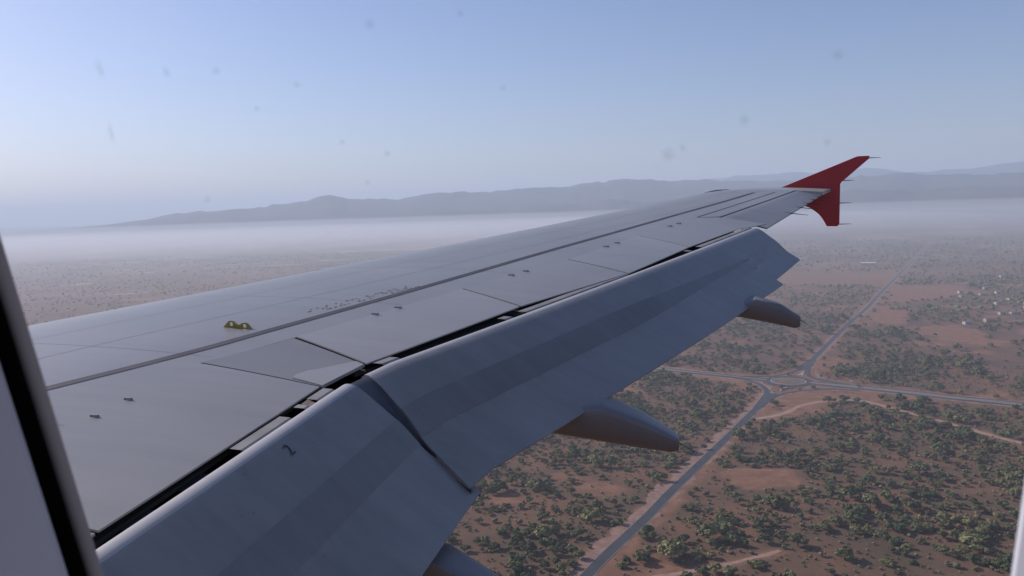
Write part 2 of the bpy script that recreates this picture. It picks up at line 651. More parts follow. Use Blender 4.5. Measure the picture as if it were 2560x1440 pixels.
# painted edge lines on the two single roads (parts of their roads)
for key, o in ASPH:
    if key in ('main', 'top'):
        for s in (-1, 1):
            v, f = strip(LINES[key], 0.10, 0.155, 0.0, s * (2.72 if key == 'main' else 2.85))
            obj('edge_line', mesh('edge_line', v, f, False, MAT['paint']), o)
# pale dry pans far out on the plain
for x, y, lx, ly, a in ((-2060, 2775, 60, 10, 0.3), (-2180, 2760, 46, 7, 0.2), (-1350, 3300, 150, 9, 0.5), (-1080, 3360, 190, 12, 0.3), (-1640, 2850, 40, 6, 0.3),
                        (-1180, 2660, 46, 7, 0.3), (-1560, 2200, 36, 6, 0.5), (-900, 3500, 160, 10, 0.2), (-1480, 1830, 42, 5, 0.7), (1300, 4400, 90, 16, -0.2),
                        (640, 3300, 50, 9, -0.3), (280, 2300, 22, 5, -0.3), (-1250, 2450, 60, 6, .4), (-1760, 2350, 44, 5, .3), (-1020, 2250, 30, 4, .5), (-1420, 2560, 90, 5, .35), (-800, 3050, 110, 7, .3),
                        (-1950, 3050, 120, 8, .3), (-1150, 1560, 40, 3.5, .6)):
    v = []
    for i in range(28):
        t = 2 * math.pi * i / 28
        k = 1 + 0.35 * math.sin(3 * t + x) + 0.2 * math.sin(7 * t + y)
        px_, py_ = lx * math.cos(t) * k, ly * math.sin(t) * k
        v.append((x + px_ * math.cos(a) - py_ * math.sin(a), y + px_ * math.sin(a) + py_ * math.cos(a), 0.05))
    o = obj('dry_pan', mesh('dry_pan', v, [tuple(range(28))], False, MAT['pan']))
    tag(o, kind='structure')

# ------------------------------------------------------------------ mountains
ridge1 = [(-44, 20), (-39.9, 59), (-37.7, 106), (-35.9, 170), (-32.4, 349), (-30.5, 373), (-28.5, 379), (-27, 436), (-25.45, 485), (-24.4, 594), (-23.75, 624),
          (-22.6, 520), (-21.3, 535), (-19.2, 476), (-17.5, 571), (-16.5, 607), (-13.8, 578), (-11.9, 614), (-10.2, 652), (-8.3, 649), (-7, 708), (-5.6, 738),
          (-3.8, 799), (-2.4, 763), (-0.9, 705), (0.95, 709), (3, 626), (6, 629), (8.4, 594), (10.8, 646), (12.6, 686), (14.6, 585), (17.3, 573), (19.6, 584),
          (24, 640), (30, 480), (38, 300)]
ridge2 = [(-14, 250), (-9, 560), (-5.65, 822), (-0.35, 973), (1.2, 969), (3.25, 1090), (4.75, 1071), (6.7, 1107), (7.45, 1103), (8.65, 969), (9.6, 1052), (10.9, 1177),
          (12.1, 1093), (13.3, 963), (14.8, 949), (16.9, 993), (19.55, 1101), (24, 1180), (30, 900), (38, 600)]


def mountains(name, ridge, D, depth, seed):
    az = np.arange(ridge[0][0], ridge[-1][0], 0.14)
    hh = np.interp(az, [p[0] for p in ridge], [p[1] for p in ridge])
    hn = (vnoise(az * 100, az * 0, 45, seed) - 0.5) * 44 * np.clip(hh / 300, 0, 1) + (vnoise(az * 100, az * 0, 130, seed + 1) - 0.5) * 46 * np.clip(hh / 300, 0, 1)
    T = np.concatenate([np.linspace(-1, 0, 16), np.linspace(0, 1, 8)[1:]])
    V = np.zeros((len(az), len(T), 3))
    for j, t in enumerate(T):
        rr = D + t * depth
        spur = vnoise(az * 100, az * 0 + t * 90 + 31, 70, seed + 2) * 0.6 + vnoise(az * 100, az * 0 + t * 160, 26, seed + 3) * 0.4
        sh = (1 - abs(t)) ** 1.25
        h = hh * sh * (1 - 0.12 * (1 - spur) * min(1, abs(t) * 2)) + hn * max(0, 1 - 5 * abs(t))
        V[:, j, 0] = rr * np.sin(np.radians(az))
        V[:, j, 1] = rr * np.cos(np.radians(az))
        V[:, j, 2] = h - 6 * (abs(t) > 0.98)
    ii = np.arange(len(az) * len(T)).reshape(len(az), len(T))
    F_ = np.stack([ii[:-1, :-1].ravel(), ii[1:, :-1].ravel(), ii[1:, 1:].ravel(), ii[:-1, 1:].ravel()], 1)
    o = obj(name, fast_mesh(name, V.reshape(-1, 3), F_, MOUNT, True))
    tag(o, kind='structure')


ridge0 = [(-26, 15), (-23, 60), (-20, 130), (-18, 95), (-15.5, 190), (-13, 150), (-10.5, 240), (-8, 210), (-5.5, 300), (-3, 230), (-1, 260), (2, 200), (5, 280), (8, 220), (11, 330), (14, 260), (17, 300), (21, 240), (26, 120)]
MOUNT = simple('mountain_scrub', (0.085, 0.075, 0.062), 0.95, var=0.35, scale=0.0012)
mountains('foothills', ridge0, 16500, 1500, 61)
mountains('mountain_range', ridge1, 20000, 4200, 21)
mountains('far_mountain_range', ridge2, 30000, 5200, 41)

# ------------------------------------------------------------------ the wing
WB = (-2.5, 1.2, ALT - 1.2)                    # wing root: the empty that carries the parts
OFF = (WB[0], WB[1], WB[2] - ALT)
wing = empty('aircraft_wing', WB)
tag(wing, 'grey airliner wing with lowered flaps and a dark red wingtip fence', 'aircraft wing')


def TE(y):
    y = np.asarray(y, float)
    return np.where(y < 4.35, -2.12 + .06 * (y - 2.5), np.where(y < 4.8, -2.01 + (y - 4.35) * .178, -1.93 + (y - 4.8) * .449))


def LE(y):
    return -5.12 + .588 * (np.asarray(y, float) - 5.49)


def base(y):
    y = np.asarray(y, float)
    return -1.35 + .085 * y + .0012 * y * y


def wz(x, y):
    x = np.asarray(x, float)
    y = np.asarray(y, float)
    le, te = LE(y), TE(y)
    C_ = te - le
    s = np.clip((x - le) / C_, 0, 1.6)
    hc = np.interp(y, [5, 8, 11, 14], [.046, .0475, .0445, .042])
    hl = -.012
    up = np.where(s >= .3, hc * (1 - ((s - .3) / .7) ** 2), hl + (hc - hl) * np.sqrt(np.maximum(0, 1 - ((.3 - np.minimum(s, .3)) / .3) ** 2)))
    return base(y) + C_ * up


def patch(mb, c00, c10, c11, c01, nu, nv, dz=0.0, thick=0.02, zfun=None, skirt=True):
    """curved panel on the wing's upper surface: corners in plan (front in, front out, rear out, rear in)"""
    zf = zfun or (lambda x, y, u, w_: wz(x, y))
    c00, c10, c11, c01 = (np.array(c, float) for c in (c00, c10, c11, c01))
    top = []
    for i in range(nu + 1):
        u = i / nu
        for j in range(nv + 1):
            w_ = j / nv
            p = (c00 * (1 - u) + c10 * u) * (1 - w_) + (c01 * (1 - u) + c11 * u) * w_
            top.append((p[0], p[1], float(zf(p[0], p[1], u, w_)) + dz))
    N = (nv + 1)
    faces = [(i * N + j, i * N + j + 1, (i + 1) * N + j + 1, (i + 1) * N + j) for i in range(nu) for j in range(nv)]
    if skirt:
        per = [(0, j) for j in range(nv)] + [(i, nv) for i in range(nu)] + [(nu, j) for j in range(nv, 0, -1)] + [(i, 0) for i in range(nu, 0, -1)]
        per = [i * N + j for i, j in per]
        b = len(top)
        low = [(top[k][0], top[k][1], top[k][2] - thick) for k in per]
        k = len(per)
        # separate skirt vertices keep the panel edge crisp
        topc = [top[q] for q in per]
        vs_ = top + topc + low
        faces = faces + [(b + i, b + (i + 1) % k, b + k + (i + 1) % k, b + k + i) for i in range(k)]
        mb.add(vs_, faces)
    else:
        mb.add(top, faces)
    return mb


def set_smooth(o, ang=35):
    me = o.data
    me.polygons.foreach_set('use_smooth', [True] * len(me.polygons))
    me.update()
    try:
        me.set_sharp_from_angle(angle=R(ang))
    except Exception:
        pass
    return o


def XF(y):   # rear edge of the fixed upper skin
    y = np.asarray(y, float)
    return np.where(y < 4.47, -2.853, np.where(y < 5.13, -2.853 + (y - 4.47) * (0.302 / .66), np.where(y < 11.15, np.interp(y, [5.132, 6.713, 8.133, 9.63, 11.12], [-2.549, -1.827, -1.138, -.526, .130]), np.where(
        y < 11.27, .143 + (y - 11.15) * 2.2, .407 + (y - 11.27) * .436))))


def front_s(k):
    t = np.linspace(0, 1, k)
    return t ** 1.9 if False else 0.5 * (1 - np.cos(np.pi * t * 0.5)) * 1.0 / 0.5 if False else t ** 1.7


# upper skin, leading edge to the spoiler line, nose wrapped under
ys = np.concatenate([np.linspace(1.2, 4.46, 16), np.linspace(4.48, 5.13, 5), np.linspace(5.2, 11.14, 34), np.linspace(11.16, 14.3, 18)])
ss = np.concatenate([(1 - np.cos(np.linspace(0, np.pi / 2, 12))) * 0.30, np.linspace(.30, 1, 14)[1:]])
V, Fc = [], []
ncol = 4 + len(ss)
for y in ys:
    le, xf = float(LE(y)), float(XF(y))
    C_ = float(TE(y)) - le
    zl = float(base(y)) - .012 * C_
    for a in (0.42, 0.22, 0.08, 0.02):        # underside of the nose
        V.append((le + a * C_, y, zl - .040 * C_ * math.sqrt(a / .42)))
    for s in ss:
        x = le + s * (xf - le)
        V.append((x, y, float(wz(x, y))))
FL = []
for i in range(len(ys) - 1):
    for j in range(ncol - 1):
        (FL if j < 10 else Fc).append((i * ncol + j, i * ncol + j + 1, (i + 1) * ncol + j + 1, (i + 1) * ncol + j))
MAT['slat'] = wing_paint('leading_edge_metal', (0.55, 0.56, 0.58), 0.26, 0.05)
MAT['slat'].node_tree.nodes['Principled BSDF'].inputs['Metallic'].default_value = 0.5
lem = mesh('leading_edge', [(p[0] - OFF[0], p[1] - OFF[1], p[2] - OFF[2]) for p in V], FL, True, MAT['slat'])
_b = bmesh.new()
_b.from_mesh(lem)
bmesh.ops.delete(_b, geom=[q for q in _b.verts if not q.link_faces], context='VERTS')
_b.to_mesh(lem)
_b.free()
obj('leading_edge', lem, wing)
skin_mb = MB().add(V, Fc)
# lip at the rear edge of the skin
k0 = len(skin_mb.v)
rear = [V[i * ncol + ncol - 1] for i in range(len(ys))]
skin_mb.add(rear + [(p[0], p[1], p[2] - .03) for p in rear], [(i, len(ys) + i, len(ys) + i + 1, i + 1) for i in range(len(ys) - 1)])
skin = skin_mb.build('upper_skin', MAT['wing'], wing, OFF)
_b = bmesh.new()
_b.from_mesh(skin.data)
bmesh.ops.delete(_b, geom=[q for q in _b.verts if not q.link_faces], context='VERTS')
_b.to_mesh(skin.data)
_b.free()
set_smooth(skin)

# wing tip
tipm = MB()
ty = [14.305, 14.42, 14.55, 14.68, 14.80, 14.90, 14.98, 15.04]
lex = np.interp(ty, [14.3, 14.5, 14.75, 14.95, 15.05], [.06, .22, .52, .95, 1.5])
tex = np.interp(ty, [14.3, 15.05], [2.15, 2.40])
NT = 22
V = []
for y, a, b in zip(ty, lex, tex):
    t = (y - 14.3) / .75
    for s in np.linspace(0, 1, NT):
        x = a + (s ** 1.6) * (b - a)
        z = float(wz(x, y)) - .035 * t - .030 * max(0, t - .55) * (1 if s < .97 else .6)
        if s == 0:
            z -= .02
        V.append((x, y, z))
b0 = len(V)
V += [(p[0], p[1] - (.02 if i >= (len(ty) - 1) * NT else 0), p[2] - .055 - .05 * math.sin(math.pi * ((i % NT) / (NT - 1)) ** .6)) for i, p in enumerate(V)]
Fc = []
for i in range(len(ty) - 1):
    for j in range(NT - 1):
        Fc.append((i * NT + j, i * NT + j + 1, (i + 1) * NT + j + 1, (i + 1) * NT + j))
        Fc.append((b0 + (i + 1) * NT + j, b0 + (i + 1) * NT + j + 1, b0 + i * NT + j + 1, b0 + i * NT + j))
for j in range(NT - 1):
    Fc.append((j + 1, j, b0 + j, b0 + j + 1))
e = (len(ty) - 1) * NT
for j in range(NT - 1):
    Fc.append((e + j, e + j + 1, b0 + e + j + 1, b0 + e + j))
for i in range(len(ty) - 1):
    Fc.append((i * NT, (i + 1) * NT, b0 + (i + 1) * NT, b0 + i * NT))
    Fc.append(((i + 1) * NT + NT - 1, i * NT + NT - 1, b0 + i * NT + NT - 1, b0 + (i + 1) * NT + NT - 1))
tip = tipm.add(V, Fc).build('wing_tip', MAT['patch'], wing, OFF)
set_smooth(tip, 40)

# lower skin and rear spar close the box
V = []
yl = np.linspace(1.2, 14.3, 30)
for y in yl:
    le = float(LE(y))
    C_ = float(TE(y)) - le
    xr = float(XF(y)) - .05
    for x, dz in ((le + .42 * C_, -.052), (le + .6 * C_, -.062), (xr, -.058), (xr, None)):
        V.append((x, y, float(wz(x, y)) - .028 if dz is None else float(base(y)) + dz * C_))
Fc = [(i * 4 + j, (i + 1) * 4 + j, (i + 1) * 4 + j + 1, i * 4 + j + 1) for i in range(len(yl) - 1) for j in range(3)]
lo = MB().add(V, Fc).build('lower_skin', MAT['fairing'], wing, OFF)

# fixed trailing panels
kp = MB()
patch(kp, (-2.85, 4.485), (-2.555, 5.105), (-1.935, 4.785), (-2.015, 4.345), 8, 8, 0.0, .010)
kink = kp.build('trailing_panel', MAT['kinkp'], wing, OFF)
set_smooth(kink)
kp2 = MB()
out = [(-2.225, 4.405), (-2.23, 4.46), (-2.20, 4.545), (-2.15, 4.60), (-2.005, 4.815), (-1.940, 4.780), (-2.020, 4.352)]
kc = (-2.09, 4.58)
V = [(kc[0], kc[1], float(wz(*kc)) + .006)] + [(x, y, float(wz(x, y)) + .006) for x, y in out] + [(x, y, float(wz(x, y)) - .004) for x, y in out]
k = len(out)
kp2.add(V, [(0, 1 + (i + 1) % k, 1 + i) for i in range(k)] + [(1 + i, 1 + (i + 1) % k, 1 + k + (i + 1) % k, 1 + k + i) for i in range(k)])
kp2.build('access_panel', MAT['patch'], kink, (0, 0, 0)).location = (-OFF[0], -OFF[1], -OFF[2])
ep = MB()
patch(ep, (.143, 11.125), (.405, 11.262), (.985, 11.05), (.655, 10.585), 4, 8, 0.0, .010)
set_smooth(ep.build('trailing_panel', MAT['wing'], wing, OFF))

# spoilers: front inner, front outer, rear outer, rear inner (plan)
SP = [
    ((-2.85, 2.62), (-2.85, 4.462), (-2.027, 4.328), (-2.115, 2.60)),
    ((-2.545, 5.132), (-1.828, 6.702), (-1.277, 6.372), (-1.932, 4.808)),
    ((-1.818, 6.724), (-1.139, 8.122), (-0.535, 7.792), (-1.265, 6.394)),
    ((-1.129, 8.144), (-0.528, 9.618), (0.022, 9.212), (-0.523, 7.814)),
    ((-0.516, 9.642), (0.132, 11.105), (0.638, 10.572), (0.034, 9.236)),
]
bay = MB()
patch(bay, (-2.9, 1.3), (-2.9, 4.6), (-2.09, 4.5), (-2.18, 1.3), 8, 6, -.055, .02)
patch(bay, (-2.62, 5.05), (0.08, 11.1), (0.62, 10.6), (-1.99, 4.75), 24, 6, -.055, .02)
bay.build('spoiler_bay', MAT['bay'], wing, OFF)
inpan = MB()
patch(inpan, (-2.852, 1.25), (-2.852, 2.605), (-2.118, 2.585), (-2.19, 1.25), 6, 6, 0.0, .010)
set_smooth(inpan.build('trailing_panel', MAT['wing'], wing, OFF))
SPM = [wing_paint(f'spoiler_paint_{k}', tuple(c * f_ for c in (0.280, 0.272, 0.260)), r_, 0.12) for k, (f_, r_) in enumerate(((.96, .32), (1.08, .29), (1.0, .31), (1.05, .27), (.97, .30)))]
for k, q in enumerate(SP):
    sm = MB()
    patch(sm, *q, 10, 8, 0.0035, .009)
    so = sm.build('spoiler', SPM[k], wing, OFF)
    set_smooth(so, 40)
    # two hinge fittings at the front edge, each a dark slot with a bright lug
    c0, c1 = np.array(q[0]), np.array(q[1])
    for t in ((0.50, 0.64) if k == 0 else (0.42, 0.56) if k < 3 else (0.5, 0.66)):
        p = c0 * (1 - t) + c1 * t
        p = p + np.array((-0.005, 0))
        z = float(wz(p[0], p[1])) + .010
        d = np.array((1.0, -0.3 if k else 0.0))
        d /= np.linalg.norm(d)
        s = .75 if k == 0 else .95
        fm = MB()
        fm.box((p[0] + .005, p[1], z - .007), (.060 * s, .012 * s, .010), math.atan2(d[1], d[0]))
        fo = fm.build('hinge_slot', MAT['dark'], so, (0, 0, 0))
        fo.location = (-OFF[0], -OFF[1], -OFF[2])
        lm = MB()
        lm.box((p[0] + .020 * s, p[1] - .013 * s, z - .003), (.040 * s, .013 * s, .012), math.atan2(d[1], d[0]))
        lo_ = lm.build('hinge_lug', MAT['fitting'], so, (0, 0, 0))
        lo_.location = (-OFF[0], -OFF[1], -OFF[2])

# aileron (slightly drooped) with static wicks
am = MB()
patch(am, (.432, 11.272), (1.742, 14.285), (2.125, 14.29), (1.00, 11.075), 12, 8, 0.003, .018,
      lambda x, y, u, w_: wz(x, y) - .055 * w_ - .012 * max(0, 1 - w_ * 9))
ail = am.build('aileron', MAT['flap'], wing, OFF)
set_smooth(ail, 50)


def wick(a, b, parent, r=.006):
    w_ = MB().tube(a, b, r, r * .35, 6).build('static_wick', MAT['dark'], parent, (0, 0, 0))
    w_.location = (-OFF[0], -OFF[1], -OFF[2])
    return w_


for t in (.40, .58, .72, .85, .96):
    x, y = 1.0 + t * 1.10, 11.075 + t * 3.14
    z = float(wz(x, y)) - .055
    wick((x - .10, y, z + .016), (x + .23, y - .01, z - .03), ail, .009)

# dark sealant line over the rear spar
sl = np.array([(-3.75, 2.9), (-3.36, 3.84), (-2.885, 5.0), (-2.17, 6.64), (-1.27, 8.76), (-.09, 11.4), (.74, 13.17), (1.06, 13.9)])
yy = np.linspace(1.3, 13.9, 70)
xx = np.interp(yy, sl[:, 1], sl[:, 0])
xx = np.where(yy < 2.9, -3.75 - (2.9 - yy) * .41, xx)
ww = np.interp(yy, [2, 5, 9, 14], [.075, .072, .066, .060])
V = []
for x, y, w_ in zip(xx, yy, ww):
    for q in (-.5, .5):
        V.append((x + q * w_, y, float(wz(x + q * w_, y)) + .0025))
Fc = [(2 * i, 2 * i + 1, 2 * i + 3, 2 * i + 2) for i in range(len(yy) - 1)]
o = MB().add(V, Fc).build('spar_sealant_line', MAT['stripe'], skin, (0, 0, 0), True)
o.location = (-OFF[0], -OFF[1], -OFF[2])
# a second, fainter line near the wing tip
yy = np.linspace(11.2, 14.0, 20)
V = []
for y in yy:
    x = .05 + (y - 11.2) * .445
    for q in (-.5, .5):
        V.append((x + q * .02 + .10, y, float(wz(x + q * .02 + .10, y)) + .0025))
o = MB().add(V, [(2 * i, 2 * i + 1, 2 * i + 3, 2 * i + 2) for i in range(len(yy) - 1)]).build('panel_seam', MAT['stripe'], skin, (0, 0, 0), True)
o.location = (-OFF[0], -OFF[1], -OFF[2])

# faint panel joints across and along the skin
MAT['seam'] = simple('panel_joint', (0.205, 0.200, 0.192), 0.4, var=0.1)
for kind_, vals in (('chord', (2.2, 3.4, 4.6, 6.1, 7.4, 8.7, 10.0, 11.3, 12.6, 13.7)), ('span', (.155, .36, .52))):
    for q in vals:
        V = []
        if kind_ == 'chord':
            for sv in np.linspace(.10, .985, 24):
                y = q + .12 * (1 - sv)
                x = float(LE(y)) + sv * (float(XF(y)) - float(LE(y)))
                for w_ in (-.002, .002):
                    V.append((x, y + w_, float(wz(x, y + w_)) + .0012))
        else:
            for y in np.linspace(1.4, 14.2, 60):
                for w_ in (-.0025, .0025):
                    x = float(LE(y)) + q * (float(TE(y)) - float(LE(y))) + w_
                    V.append((x, y, float(wz(x, y)) + .0012))
        o = MB().add(V, [(2 * i, 2 * i + 1, 2 * i + 3, 2 * i + 2) for i in range(len(V) // 2 - 1)]).build('panel_joint', MAT['seam'], skin, (0, 0, 0), True)
        o.location = (-OFF[0], -OFF[1], -OFF[2])

# worn stencilled lines of small lettering in front of the spar line (too worn to read)
st = MB()
r_ = random.Random(5)
for row in range(3):
    t = 0.0 + .02 * row
    while t < 1:
        w_ = r_.uniform(.012, .035)
        if r_.random() < .72 and not (0.33 < t < 0.37 or 0.62 < t < .66):
            y = 5.72 + t * .98
            x = -2.70 + t * .50 - row * .045
            z = float(wz(x, y)) + .002
            st.box((x, y, z), (.011, w_ * .8, .0012), -.42)
        t += w_ / .98 + .012
o = st.build('stencil_lettering', MAT['faint_ink'], skin, (0, 0, 0))
o.location = (-OFF[0], -OFF[1], -OFF[2])
tag(o, kind='stuff')

# yellow two-hole lifeline bracket standing on the skin
bm = bmesh.new()
outer = [(-.110, 0), (-.075, .052), (-.060, .060), (-.040, .056), (-.015, .034), (.008, .030), (.028, .050), (.048, .056), (.066, .050), (.108, 0)]
holes = [[(-.055 + .016 * math.cos(t), .029 + .019 * math.sin(t)) for t in np.linspace(0, 2 * math.pi, 10, endpoint=False)],
         [(.045 + .016 * math.cos(t), .026 + .018 * math.sin(t)) for t in np.linspace(0, 2 * math.pi, 10, endpoint=False)]]
for loop in [outer] + holes:
    vs_ = [bm.verts.new((x, 0, z)) for x, z in loop]
    for i in range(len(vs_)):
        bm.edges.new((vs_[i], vs_[(i + 1) % len(vs_)]))
bmesh.ops.triangle_fill(bm, edges=bm.edges[:], use_beauty=True)
g_ = bmesh.ops.extrude_face_region(bm, geom=bm.faces[:])
bmesh.ops.translate(bm, vec=(0, .014, 0), verts=[x for x in g_['geom'] if isinstance(x, bmesh.types.BMVert)])
bmesh.ops.recalc_face_normals(bm, faces=bm.faces[:])
me = bpy.data.meshes.new('lifeline_bracket')
bm.to_mesh(me)
bm.free()
me.materials.append(MAT['yellow'])
o = obj('lifeline_bracket', me, skin)
o.location = (-3.025 - OFF[0], 5.225 - OFF[1], float(wz(-3.025, 5.225)) - .002 - OFF[2])
o.rotation_euler = (0, .10, 0)
o.scale = (1, 1, .78)
o['label'] = 'small yellow bracket with two holes'

# dark navigation light fairing at the outer leading edge
nm = MB()
V, Fc = [], []
for i in range(9):
    t = i / 8
    y = 14.46 + t * .34
    x = float(np.interp(y, [14.3, 14.5, 14.75, 14.95], [.06, .22, .52, .95])) + .20
    rr2 = .115 * math.sin(math.pi * (0.12 + .80 * t)) ** .7
    for j in range(10):
        a = 2 * math.pi * j / 10
        V.append((x + rr2 * 1.8 * math.cos(a), y, float(wz(LE(y) + .35, y)) - .060 + rr2 * .55 * math.sin(a)))
Fc = [(i * 10 + j, i * 10 + (j + 1) % 10, (i + 1) * 10 + (j + 1) % 10, (i + 1) * 10 + j) for i in range(8) for j in range(10)]
Fc += [tuple(range(9, -1, -1)), tuple(range(80, 90))]
nl = nm.add(V, Fc).build('navigation_light', MAT['lens'], tip, (0, 0, 0), True)
nl.location = (-OFF[0], -OFF[1], -OFF[2])

# ------------------------------------------------------------------ wingtip fence
fence = [(1.60, .235), (2.82, .71), (3.01, .71), (3.005, .665), (2.575, .295), (2.55, .26), (2.54, -.41), (2.51, -.45), (2.34, -.445), (2.29, -.35), (2.25, -.285),
         (2.20, -.225), (2.15, -.185), (2.08, -.130), (1.98, -.09), (1.80, .02), (1.62, .15)]
bm = bmesh.new()
vs_ = [bm.verts.new((x, 15.045, z)) for x, z in fence]
bm.faces.new(vs_)
g_ = bmesh.ops.extrude_face_region(bm, geom=bm.faces[:])
bmesh.ops.translate(bm, vec=(0, .055, 0), verts=[x for x in g_['geom'] if isinstance(x, bmesh.types.BMVert)])
bmesh.ops.recalc_face_normals(bm, faces=bm.faces[:])
bmesh.ops.bevel(bm, geom=bm.edges[:], offset=.010, segments=2, affect='EDGES', profile=.6)
bmesh.ops.translate(bm, vec=(-OFF[0], -OFF[1], -OFF[2]), verts=bm.verts[:])
me = bpy.data.meshes.new('wingtip_fence')
bm.to_mesh(me)
bm.free()
me.materials.append(MAT['red'])
fen = obj('wingtip_fence', me, wing)
fen['label'] = 'dark red wingtip fence'
for x, z in ((3.0, .675), (2.58, .315), (2.545, -.06), (2.535, -.415)):
    wick((x - .03, 15.07, z), (x + .19, 15.07, z + .0), fen, .009)

# ------------------------------------------------------------------ flaps
NRM = np.array([1, -.449, 0]) / math.hypot(1, .449)


def section(L, th, ramp_l=.13, cut=1.0, r=.065, n=40):
    """closed flap section (aft, up) from nose top: upper surface, trailing edge, lower surface, round nose"""
    l_ = np.concatenate([np.linspace(0, .16, 9)[:-1], np.linspace(.16, 1, n - 8)])
    l_ = l_ * cut
    t = np.clip(l_ / ramp_l, 0, 1)
    ang = th * np.sin(t * np.pi / 2) ** .8 + 8.0 / (1 + np.exp(-(l_ - .40) / .008)) - 13.0 / (1 + np.exp(-(l_ - .60) / .012))
    ang = np.radians(ang)
    dl = L * np.diff(l_)
    a = np.concatenate([[0], np.cumsum(np.cos((ang[1:] + ang[:-1]) / 2) * dl)])
    z = -np.concatenate([[0], np.cumsum(np.sin((ang[1:] + ang[:-1]) / 2) * dl)])
    up = list(zip(a, z))
    low = []
    for q in np.linspace(1, 0, 10):
        tt = q
        th_ = .012 + (1 - q) * .15 * L
        i0 = int(min(np.searchsorted(l_, q * cut, 'right') - 1, n - 2))
        fr_ = (q * cut - l_[i0]) / (l_[i0 + 1] - l_[i0])
        ax = up[i0][0] * (1 - fr_) + up[i0 + 1][0] * fr_
        az_ = up[i0][1] * (1 - fr_) + up[i0 + 1][1] * fr_
        g = math.radians(th * .8)
        low.append((ax - th_ * math.sin(g) * .6, az_ - th_ * math.cos(g)))
    nose = [(-r * math.sin(q) * .9, -r + r * math.cos(q)) for q in np.linspace(math.pi * .78, 0, 10)[:-1]]
    return up + low[:-1] + nose, n


def flap_mesh(name, stations, ramp_l, gap, dz_):
    V, Fc = [], []
    K = None
    for (y, L, th, dirv, cut) in stations:
        pts, n_up = section(L, th, ramp_l, cut)
        K = len(pts)
        N = np.array([float(TE(y)) + gap, y, float(base(y)) + dz_])
        for a, z in pts:
            V.append(N + dirv * a + np.array([0, 0, z]))
    S = len(stations)
    for i in range(S - 1):
        for j in range(K):
            Fc.append((i * K + j, i * K + (j + 1) % K, (i + 1) * K + (j + 1) % K, (i + 1) * K + j))
    Fc.append(tuple(range(K)))
    Fc.append(tuple(range((S - 1) * K + K - 1, (S - 1) * K - 1, -1)))
    o = MB().add(V, Fc).build(name, MAT['flap'], wing, OFF)
    set_smooth(o, 38)
    return o, V, K


def LO(y):
    return float(np.interp(y, [4.6, 6.5, 8, 9.5, 10.05, 10.75], [.95, .94, .91, .855, .84, .815]))


def TH(y):
    return float(np.interp(y, [4.6, 6.5, 10.7], [38.5, 35.5, 36.5]))


IN = np.array([1.0, 0, 0])
flap_in, VI, KI = flap_mesh('flap', [(y, .97, 40.5, IN, 1.0) for y in np.linspace(1.4, 4.40, 12)], .13, .116, .002)
st_o = [(y, LO(y), TH(y), NRM, 1.0) for y in np.linspace(4.62, 9.74, 20)] + [(y, LO(y), TH(y), NRM, c) for y, c in ((9.746, .89), (10.2, .865), (10.72, .83))]
flap_out, VO, KO = flap_mesh('flap', st_o, .17, .098, -.014)
flap_in['label'] = 'inner flap with a small painted number'
flap_out['label'] = 'long outer flap'

# strip in a darker grey along the middle of each flap
MAT['band'] = wing_paint('flap_band_grey', (0.180, 0.180, 0.182), 0.32, 0.20)


def band(parent, stations, ramp_l, gap, dz_, l0, l1):
    V, rows_, k_ = [], 0, 10
    for si, (y, L, th, dirv, cut) in enumerate(stations):
        if cut < 1:
            break
        pts, n_up = section(L, th, ramp_l)
        up = np.array(pts[:40])
        arc = np.concatenate([[0], np.cumsum(np.hypot(*np.diff(up, axis=0).T))])
        arc /= arc[-1]
        N = np.array([float(TE(y)) + gap, y, float(base(y)) + dz_])
        tp = max(0.0, (y - 7.2) / 2.6)
        a0, a1 = l0 + (l1 - l0) * .45 * tp, l1 - (l1 - l0) * .45 * tp
        for q in np.linspace(a0, a1, k_):
            a, z = np.interp(q, arc, up[:, 0]), np.interp(q, arc, up[:, 1])
            a2, z2 = np.interp(q + .01, arc, up[:, 0]), np.interp(q + .01, arc, up[:, 1])
            sl2 = math.atan2(z - z2, a2 - a)
            V.append(N + dirv * (a + .0025 * math.sin(sl2)) + np.array((0, 0, z + .0025 * math.cos(sl2))))
        rows_ += 1
    Fc_ = [(i * k_ + j, i * k_ + j + 1, (i + 1) * k_ + j + 1, (i + 1) * k_ + j) for i in range(rows_ - 1) for j in range(k_ - 1)]
    o_ = MB().add(V, Fc_).build('darker_band', MAT['band'], parent, (0, 0, 0), True)
    o_.location = (-OFF[0], -OFF[1], -OFF[2])


band(flap_in, [(y, .97, 40.5, IN, 1.0) for y in np.linspace(1.4, 4.40, 12)], .13, .116, .002, .36, .56)
band(flap_out, st_o, .17, .098, -.014, .34, .56)

# bright leading-edge strip round each flap nose
MAT['nose'] = wing_paint('flap_nose_paint', (0.42, 0.405, 0.40), 0.34, 0.10)


